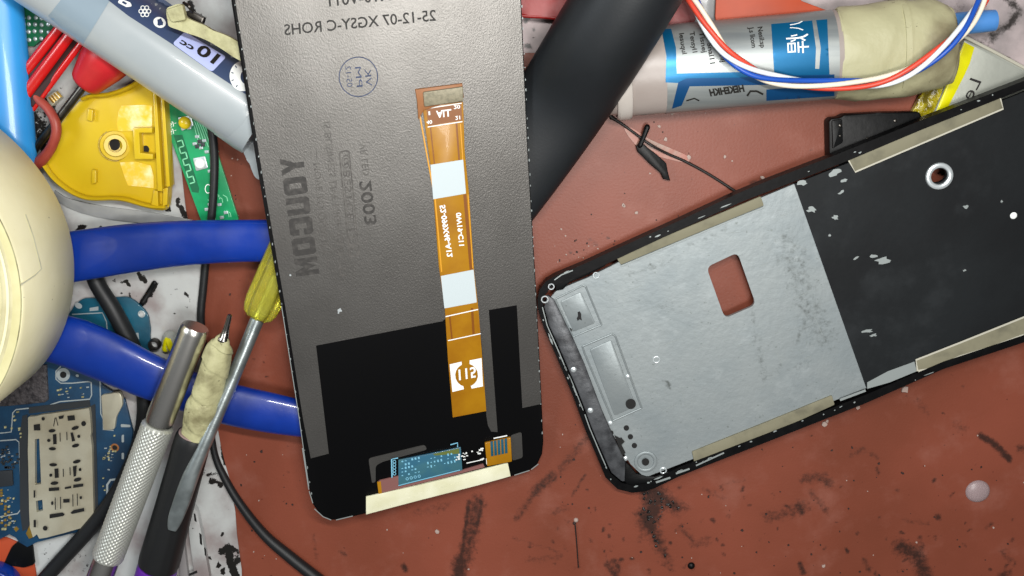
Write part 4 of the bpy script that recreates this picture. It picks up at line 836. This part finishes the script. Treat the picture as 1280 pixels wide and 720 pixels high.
# lower left oddments
t = thing('blue_container', 'round glossy blue plastic container in the bottom left corner', 'container', -10, 725)
MB().rev(tuple(W(-8, 735, 0))+(0,), tuple(W(-8, 735, 40))+(0,), [(0, 34), (.5, 36), (.75, 33), (.92, 24), (1, 10), (1, .1)], 40).build('container_body', M_bluegrip, t, 60)
MB().ring(-8, 735, 34, 24, 4, 3).build('raised_ring', M_bluegrip, t)
o = MB().prism(rc([(-40, 668), (8, 672), (30, 682), (42, 700), (48, 740), (-40, 760)], 5), 5, 0, 3, bevel=.8).build('orange_sheet', M_orange)
tag(o, 'orange plastic piece under the blue motherboard corner', 'plastic piece')
o = MB().prism(rc([(4, 706), (14, 684), (22, 677), (40, 682), (43, 706), (30, 710)], 3), 9, 0, 4, bevel=1).build('black_pad', M_blackp)
tag(o, 'black foam pad between orange piece and blue motherboard', 'pad')
t = thing('white_rail', 'slotted white plastic rail beside the black driver grip', 'plastic rail', 245, 680)
MB().prism([(236, 628), (246, 640), (252, 668), (263, 730), (244, 730), (236, 670)], 14, 0, 10, bevel=1.2).build('rail_body', M_paper, t)
MB().prism([(222, 662), (228, 660), (236, 730), (225, 730)], 10, 0, 8, bevel=1).build('inner_rail', mat('grey_rail', '#8e8b8b', .5), t)
MB().decal([rc([(242, 641), (244.5, 643), (246, 653), (243, 651)], 1), rc([(249, 666), (252, 668), (253, 682), (250, 680)], 1), rc([(255, 684), (257.5, 686), (258, 696), (256, 694)], 1), [(236, 717), (246, 713), (247, 716), (237, 720)]], 14, .3).build_each('rail_slot', M_hole, t)

# ================================================================ right: black sleeve, taped tube, wires, battery
o = MB().tube([(616, 256, 27, 50, .5), (654, 200, 31, 53, .5), (701, 129, 44, 55, .58), (750, 51, 78, 55, .9), (806, -40, 104, 53, 1), (856, -120, 104, 53, 1)], 48, n=8, cap='flat').build('black_sleeve', M_tubeblk, None, 50)
tag(o, 'thick matte black sleeve slanting between screen panel and taped tube', 'sleeve')
t = thing('red_pouch', 'shiny red plastic pouch behind the black sleeve', 'pouch', 760, 0)
def puff(x, y): return 8*(VN(x, y, 36, 3)-.5)
MB().prism(smooth([(638, -70), (640, 8), (652, 18), (684, 20.5), (700, 22), (750, 30), (806, 36), (846, 38), (864, 34), (876, -2), (880, -70)], 3), 26, 0, 22, step=6, dz=puff).build('pouch_film', M_redbag, t, 70)
MB().tube([(640, 18, 24, 2.4), (660, 20, 24, 2.4), (690, 22, 24, 2.4), (750, 31, 24, 2.4), (806, 37, 24, 2.4), (862, 35, 24, 2.4)], 10).build('sealed_edge', M_redbag, t, 50)
o = MB().prism([(898, -60), (894, 20), (896, 33), (960, 29), (1046, 17.5), (1002, 1), (980, -60)], 30, 0, 4, bevel=1).build('orange_card', M_orange)
tag(o, 'flat orange plastic card behind the silver labelled tube', 'plastic card')
o = MB().prism([(878, -60), (872, 8), (866, 40), (894, 38), (896, -60)], 22, 0, 3, bevel=.8).build('grey_card', M_clear)
tag(o, 'grey plastic strip between the red pouch and orange card', 'plastic strip')

GZ = 37; GF = .66
t = thing('glue_tube', 'frosted glue tube with silver blue label and dirty masking tape end', 'glue tube', 960, 90)
ta, tb = W(742, 95, GZ), W(1192, 55, GZ); LT = np.linalg.norm(tb-ta); TU = Cyl(ta, tb, 50.5, flat=GF)
xf = lambda x: (x-742)/450
A_, B_ = tuple(ta)+(0,), tuple(tb)+(0,)
MB().rev(A_, B_, [(0, 20), (.0, 44), (.03, 46), (.09, 49), (.1, 50), (xf(1046), 50), (xf(1046), 20)], 64, flat=GF).build('barrel', M_barrel, t, 40)
MB().rev(A_, B_, [(xf(768), 49), (xf(768), 52), (xf(771), 54), (xf(782), 54), (xf(786), 52.5), (xf(787), 49)], 64, flat=GF).build('collar', M_collar, t, 30)
lb = MB().rev(A_, B_, [(xf(829), 50), (xf(829), 50.6), (xf(1040), 50.6), (xf(1040), 50)], 72, flat=GF).build('label', M_silver, t, 40)
D_ = lambda polys, h=.5: MB().decal(polys, TU, h, step=5)
D_([[(827, 36), (839, 36), (845, 60), (846, 92), (930, 90), (940, 97), (936, 101), (852, 104), (832, 103), (833, 70)], [(964, 30), (1034, 24), (1037, 95), (1000, 97), (968, 95)]]).build_each('blue_band', M_labblue, lb)
D_([[(848, 103), (858, 98), (920, 97), (1043, 93), (1043, 103), (960, 106), (862, 108), (852, 132), (840, 136)], [(958, 112), (1043, 106), (1043, 120), (958, 126)]], .7).build('navy_band', M_labnavy, lb)
D_([[(1015, 24), (1020, 24), (1026, 60), (1024, 86), (1019, 86), (1020, 60)]], .9).build('pale_stripe', M_silver, lb)
m = MB()
R_ = random.Random(8)
for x, y0, s in ((849, 42, 'lesuqul'), (862, 40, 'Tensyl1'), (874, 40, 'Tisnej'), (884, 54, 'Snal11'), (897, 52, 'Snamlj'), (936, 34, 'J.s llcom'), (947, 34, 'Nesil:sp')):
    m.text(s, (x, y0), (x+4, y0+26), (6, -1), TU, 1, .02)
m.text('HEKEHKH', (931, 114), (888, 120), (-2, -8), TU, 1, .05).decal([path([(934, 120), (938, 114), (946, 114), (954, 118)], 2.4), path([(858, 126), (868, 123), (874, 126)], 1.6)], TU, 1, step=4).build_each('label_lettering', M_ink, lb)
m = MB()
try: m.text('\u710a', (1008, 42), (1009, 66), (-26, 1.5), TU, 1.1, .0, .85).text('\u516b', (1002, 26), (1003, 38), (-14, 1), TU, 1.1, .0, .7)
except Exception: pass
m.build('white_characters', M_white, lb)
def wr(k, a): return 1.5*((k*2.2+a/(2*math.pi)) % 1)-.7+.5*math.sin(9*a+k*20)*math.sin(a*2+k*9)+1.3*math.sin(2*a+k*5)+.9*math.sin(3*a+k*14)+.6*math.sin(5*a-k*30)
tp = MB().tube([(1043, 68.5, GZ, 50, GF), (1050, 68, GZ, 51.5, GF), (1085, 65, GZ, 53.5, GF), (1125, 61, GZ, 53.5, GF), (1160, 58, GZ, 51, GF), (1180, 57, GZ, 47, GF), (1187, 56.4, GZ, 43, GF), (1190, 56, GZ, 30, GF)], 72, n=10, cap='flat', dr=wr).build('tape_wrap', M_dirtycrepe, t, 60)
MB().rev(tuple(W(1120, 61.5, GZ))+(0,), tuple(W(1127, 61, GZ))+(0,), [(0, 52), (0, 54.6), (1, 54.9), (1, 52)], 72, lambda d, a, r: .8*math.sin(3*a), flat=GF).build('tape_edge', M_dirtycrepe, tp, 50)
MB().tube([(1170, 33, 40, 12.5), (1215, 28, 40, 12.8), (1243, 25.5, 40, 12)], 20, cap='flat').build('stem', M_bluestick, t, 50)

t = thing('twisted_wires', 'twisted bundle of red white and blue wires looping over the taped tube', 'wires', 1040, 60)
cp = smooth([(852, -22, 96), (866, 0, 104), (884, 32, 112), (906, 64, 118), (934, 86, 118), (964, 98, 114), (1005, 104.5, 108), (1060, 105.5, 106), (1105, 101, 108), (1142, 87, 114), (1178, 62, 118), (1205, 36, 114), (1224, 8, 104), (1236, -18, 96)], 10, False)
tw = [(-.5, M_wcream, 'cream_wire'), (.5, M_wred, 'red_wire'), (2.5, M_wblue, 'blue_wire'), (1.5, M_wpale, 'pale_wire')]
for k, mm, nm in tw:
    pts = []
    for i, c in enumerate(cp):
        d = cp[min(i+1, len(cp)-1)]-cp[max(i-1, 0)]; n = np.array([-d[1], d[0]])/math.hypot(d[0], d[1]); u = i/(len(cp)-1)
        a = -2*math.pi*2.15*u+k*math.pi/2+1.45; off = 5.1*math.sin(a); pts.append((c[0]+n[0]*off, c[1]+n[1]*off, c[2]-28+4*math.cos(a), 2.9))
    MB().tube(pts, 10, curve=False).build(nm, mm, t, 60)

t = thing('battery_pack', 'silver pouch battery with yellow tape edge under the phone chassis', 'battery', 1225, 95)
MB().prism(rc([(1206, 49), (1245, 68), (1292, 92), (1330, 112), (1310, 175), (1200, 175), (1166, 146)], 3), 17, 0, 14, bevel=3, seg=3).build('cell_pouch', M_pouch, t)
MB().prism([(1206, 52), (1219, 59), (1213, 80), (1206, 95), (1184, 138), (1168, 146), (1178, 120)], 18.2, 0, 14, bevel=2).build('yellow_tape', M_ytape, t)
MB().tube([(1207, 46.5, 16, 2), (1245, 66, 17, 2), (1290, 90, 17, 2)], 8).build('seam', M_adhw, t)
def crk(x, y): return 6*(VN(x, y, 10, 3)-.5)
MB().prism([(1194, 60), (1204, 54), (1196, 80), (1180, 112), (1164, 146), (1152, 162), (1126, 170), (1140, 142), (1156, 110), (1180, 92), (1186, 74)], 13, 0, 8, step=4, dz=crk).build('crinkled_film', M_ycrinkle, t, 70)
MB().text('Leg', (1227, 102), (1208, 138), (-14, -5), 17, .5, .0).build('black_lettering', M_ink, t)
t = thing('black_bracket', 'black plastic bracket tucked under the long edge of the phone chassis', 'bracket', 1090, 165)
MB().prism(rc([(1036, 152), (1040, 148), (1051, 147), (1056, 143.5), (1098, 141), (1150, 140), (1158, 160), (1100, 195), (1037, 205)], 3), 22, 0, 20, bevel=2).build('bracket_body', M_blackp, t)
MB().prism(rc([(1040, 151), (1053, 149), (1054, 178), (1041, 186)], 2), 25, 0, 6, bevel=1.2).build('end_lug', M_blackp, t)
MB().dome(1050, 157, 25, 2.6, 1.5).dome(1084, 173, 22, 1.8, 1.4).dome(1119, 151, 22, 2.4, 1.2).dome(1050, 170, 25, 1.6, 1).build_each('rivet', M_darkmetal, t)
t = thing('broken_clip', 'small broken black plastic clip on the bench beside a thin wire', 'clip', 815, 195)
MB().prism([(795, 183), (800, 179), (806, 181), (810, 185), (822, 194), (833, 204), (835, 215), (838, 226), (829, 224), (826, 217), (812, 205), (797, 190)], 9, 0, 8, bevel=1.2).build('clip_bar', M_blackp, t)
MB().tube([(800, 182, 9, 3), (805, 170, 10, 3), (809, 159, 10, 3.6)], 10).build('clip_stem', M_blackp, t)
o = MB().tube([(746, 130, 6, 1.6), (752, 130, 8, 1.6), (758, 138, 6, 2), (764, 146, 4, 2.4), (776, 154, 3, 1.8), (790, 164, 4, 1.6), (812, 180, 10.5, 1.6), (834, 192, 5, 1.6), (857, 202, 3, 1.7), (888, 219, 3, 1.7), (925, 243, 4, 1.7)], 8).build('thin_wire', M_wire, None, 50)
tag(o, 'thin bare black wire trailing from white tube collar to chassis', 'wire')
o = MB().tube([(750, 131, 3, 1.5), (756, 134, 4, 1.5), (762, 140, 5, 1.6), (764, 148, 4, 1.8)], 8).build('wire_loop', M_wire, None, 50)
tag(o, 'tiny curled black wire end beside the white tube collar', 'wire')
o = MB().prism(smooth([(780, 160), (790, 160), (812, 174), (840, 186), (861, 196), (858, 203), (836, 199), (806, 190), (790, 176)], 3), 1.6, 0, 1.4, step=5).build('glue_smear', mat('grey_glue', '#8d7466', .4, var='#9d5f50', vscale=18, bump=.4, bscale=40, bdist=1.5))
tag(o, 'grey dried glue smear on the bench beneath the broken clip', 'glue smear')
o = MB().dome(1222, 614, 0, 16, 6, 0, 24, 15.5).build('pale_dome', M_paledome, None, 60)  # pale flattened dome on the mat
tag(o, 'milky round dome on the bench at right', 'silicone drop')
o = MB().dome(864, 707, 0, 5, 4).build('black_bead', M_blackp, None, 60)
tag(o, 'tiny shiny black bead below the tarry residue at the bench front', 'bead')
t = thing('bent_pin', 'thin dark pin with white head on the bench between screen and chassis', 'pin', 721, 680)
MB().tube([(719, 656, 2, .9), (721, 680, 1.6, .8), (723, 709, 1.4, .8)], 6).build('pin_shaft', M_wire, t)
MB().dome(720, 650, 0, 3.2, 3).build('pin_head', M_crumb, t); MB().dome(718, 654, 0, 2.4, 2).build('pin_dirt', M_dust, t)
R_ = random.Random(41); mb = MB(); tar = [(800, 614), (822, 611), (838, 624), (852, 633), (846, 640), (832, 634), (824, 650), (823, 668), (828, 684), (832, 696), (822, 688), (814, 672), (803, 658), (799, 644), (806, 632)]
while len(mb.cuts) < 55:
    x, y = R_.uniform(796, 856), R_.uniform(610, 700)
    if inside(np.array([x]), np.array([y]), [tar])[0]: r = R_.uniform(.7, 2.6); mb.prism(blob(x, y, r, 7, .4, r*R_.uniform(.5, 1), R_.uniform(0, 3)), 0, r*.55, r*.55, bevel=.3)
tag(mb.build('tarry_crumbs', M_tar), 'crusty black tarry crumbs on the bench under the chassis corner', 'residue', kind='stuff')
t = thing('ribbed_connector', 'small pale ribbed connector beside the red cord and screwdriver shaft', 'connector', 66, 126)
MB().prism(rc([(57, 122), (68, 114), (76, 122), (64, 134)], 2), 14, 0, 10, bevel=1).build('connector_body', M_shield, t)
m = MB()
for k in range(4): m.prism([(60+k*3.2, 122-k*2.3), (61.6+k*3.2, 120.8-k*2.3), (67.6+k*3.2, 127.8-k*2.3), (66+k*3.2, 129-k*2.3)], 15.5, 0, 3)
m.build_each('contact', M_gold, t)
# loose crumbs on the bench
def crumbs(name, label, n, seed, m, zones, rmax):
    R_ = random.Random(seed); mb = MB()
    for k in range(n):
        z = R_.choice(zones); x, y = R_.uniform(z[0], z[2]), R_.uniform(z[1], z[3]); r = R_.uniform(.6, rmax)*R_.uniform(.6, 1)
        mb.prism(blob(x, y, r, 6, .4), 0, r*.7, r*.7)
    o = mb.build(name, m); tag(o, label, 'crumbs', kind='stuff')
Z1 = [(690, 140, 960, 350), (690, 300, 800, 330), (300, 560, 380, 700), (400, 655, 1280, 720), (860, 520, 1280, 720), (690, 480, 760, 640), (285, 180, 300, 420)]
crumbs('white_crumbs', 'fine white crumbs scattered over the red brown bench', 55, 4, M_crumb, Z1, 1.3)
crumbs('dark_crumbs', 'fine dark crumbs scattered over the red brown bench', 110, 6, M_dust, Z1+[(800, 560, 1280, 720)]*3, 1.8)
mb = MB(); R_ = random.Random(15)
for x, y, r in ((546, 665, 3), (841, 141, 3), (824, 158, 2), (832, 174, 2.4), (861, 196, 3), (796, 266, 2.5), (780, 258, 2), (779, 256, 2), (1132, 488, 4), (1072, 510, 3), (1030, 708, 2), (953, 222, 2.4), (906, 196, 2), (1031, 530, 3), (1034, 527, 2)): mb.prism(blob(x, y, r, 7, .4), 0, r*.8, r*.8, bevel=.3)
tag(mb.build('larger_crumbs', M_crumb), 'larger pale chips of adhesive lying round the phone chassis', 'crumbs', kind='stuff')

# ================================================================ light and camera
w = bpy.data.worlds.new('World'); SC.world = w; w.use_nodes = True; nt = w.node_tree; bg = nt.nodes['Background']
tc = nt.nodes.new('ShaderNodeTexCoord'); sp = nt.nodes.new('ShaderNodeSeparateXYZ'); nt.links.new(tc.outputs['Generated'], sp.inputs[0])
cr = nt.nodes.new('ShaderNodeValToRGB'); nt.links.new(sp.outputs['Z'], cr.inputs[0])
cr.color_ramp.elements[0].position = 0; cr.color_ramp.elements[0].color = (.10, .095, .09, 1); cr.color_ramp.elements[1].position = 1; cr.color_ramp.elements[1].color = (.62, .64, .66, 1)
nt.links.new(cr.outputs[0], bg.inputs[0]); bg.inputs[1].default_value = WORLD
def area(name, loc, target, sx, sy, power, col):
    l = bpy.data.lights.new(name, 'AREA'); l.shape = 'RECTANGLE'; l.size = sx; l.size_y = sy; l.energy = power; l.color = col
    o = bpy.data.objects.new(name, l); COL.objects.link(o); o.location = loc
    o.rotation_euler = (Vector(target)-Vector(loc)).to_track_quat('-Z', 'Y').to_euler(); return o
for a in LAMPS: area(*a)
cam = bpy.data.cameras.new('camera'); co = bpy.data.objects.new('camera', cam); COL.objects.link(co)
cam.sensor_width = 36; cam.lens = 36*F/1280; cam.clip_start = .05; cam.clip_end = 100
co.location = CAM*K; co.rotation_euler = (-TH, 0, 0); SC.camera = co
SC.view_settings.view_transform = 'Standard'; SC.view_settings.look = 'None'; SC.view_settings.exposure = EXPO; SC.view_settings.gamma = 1
SC.render.engine = 'CYCLES'; SC.cycles.use_denoising = True
for o in SC.objects:
    if '_b' in o: del o['_b']
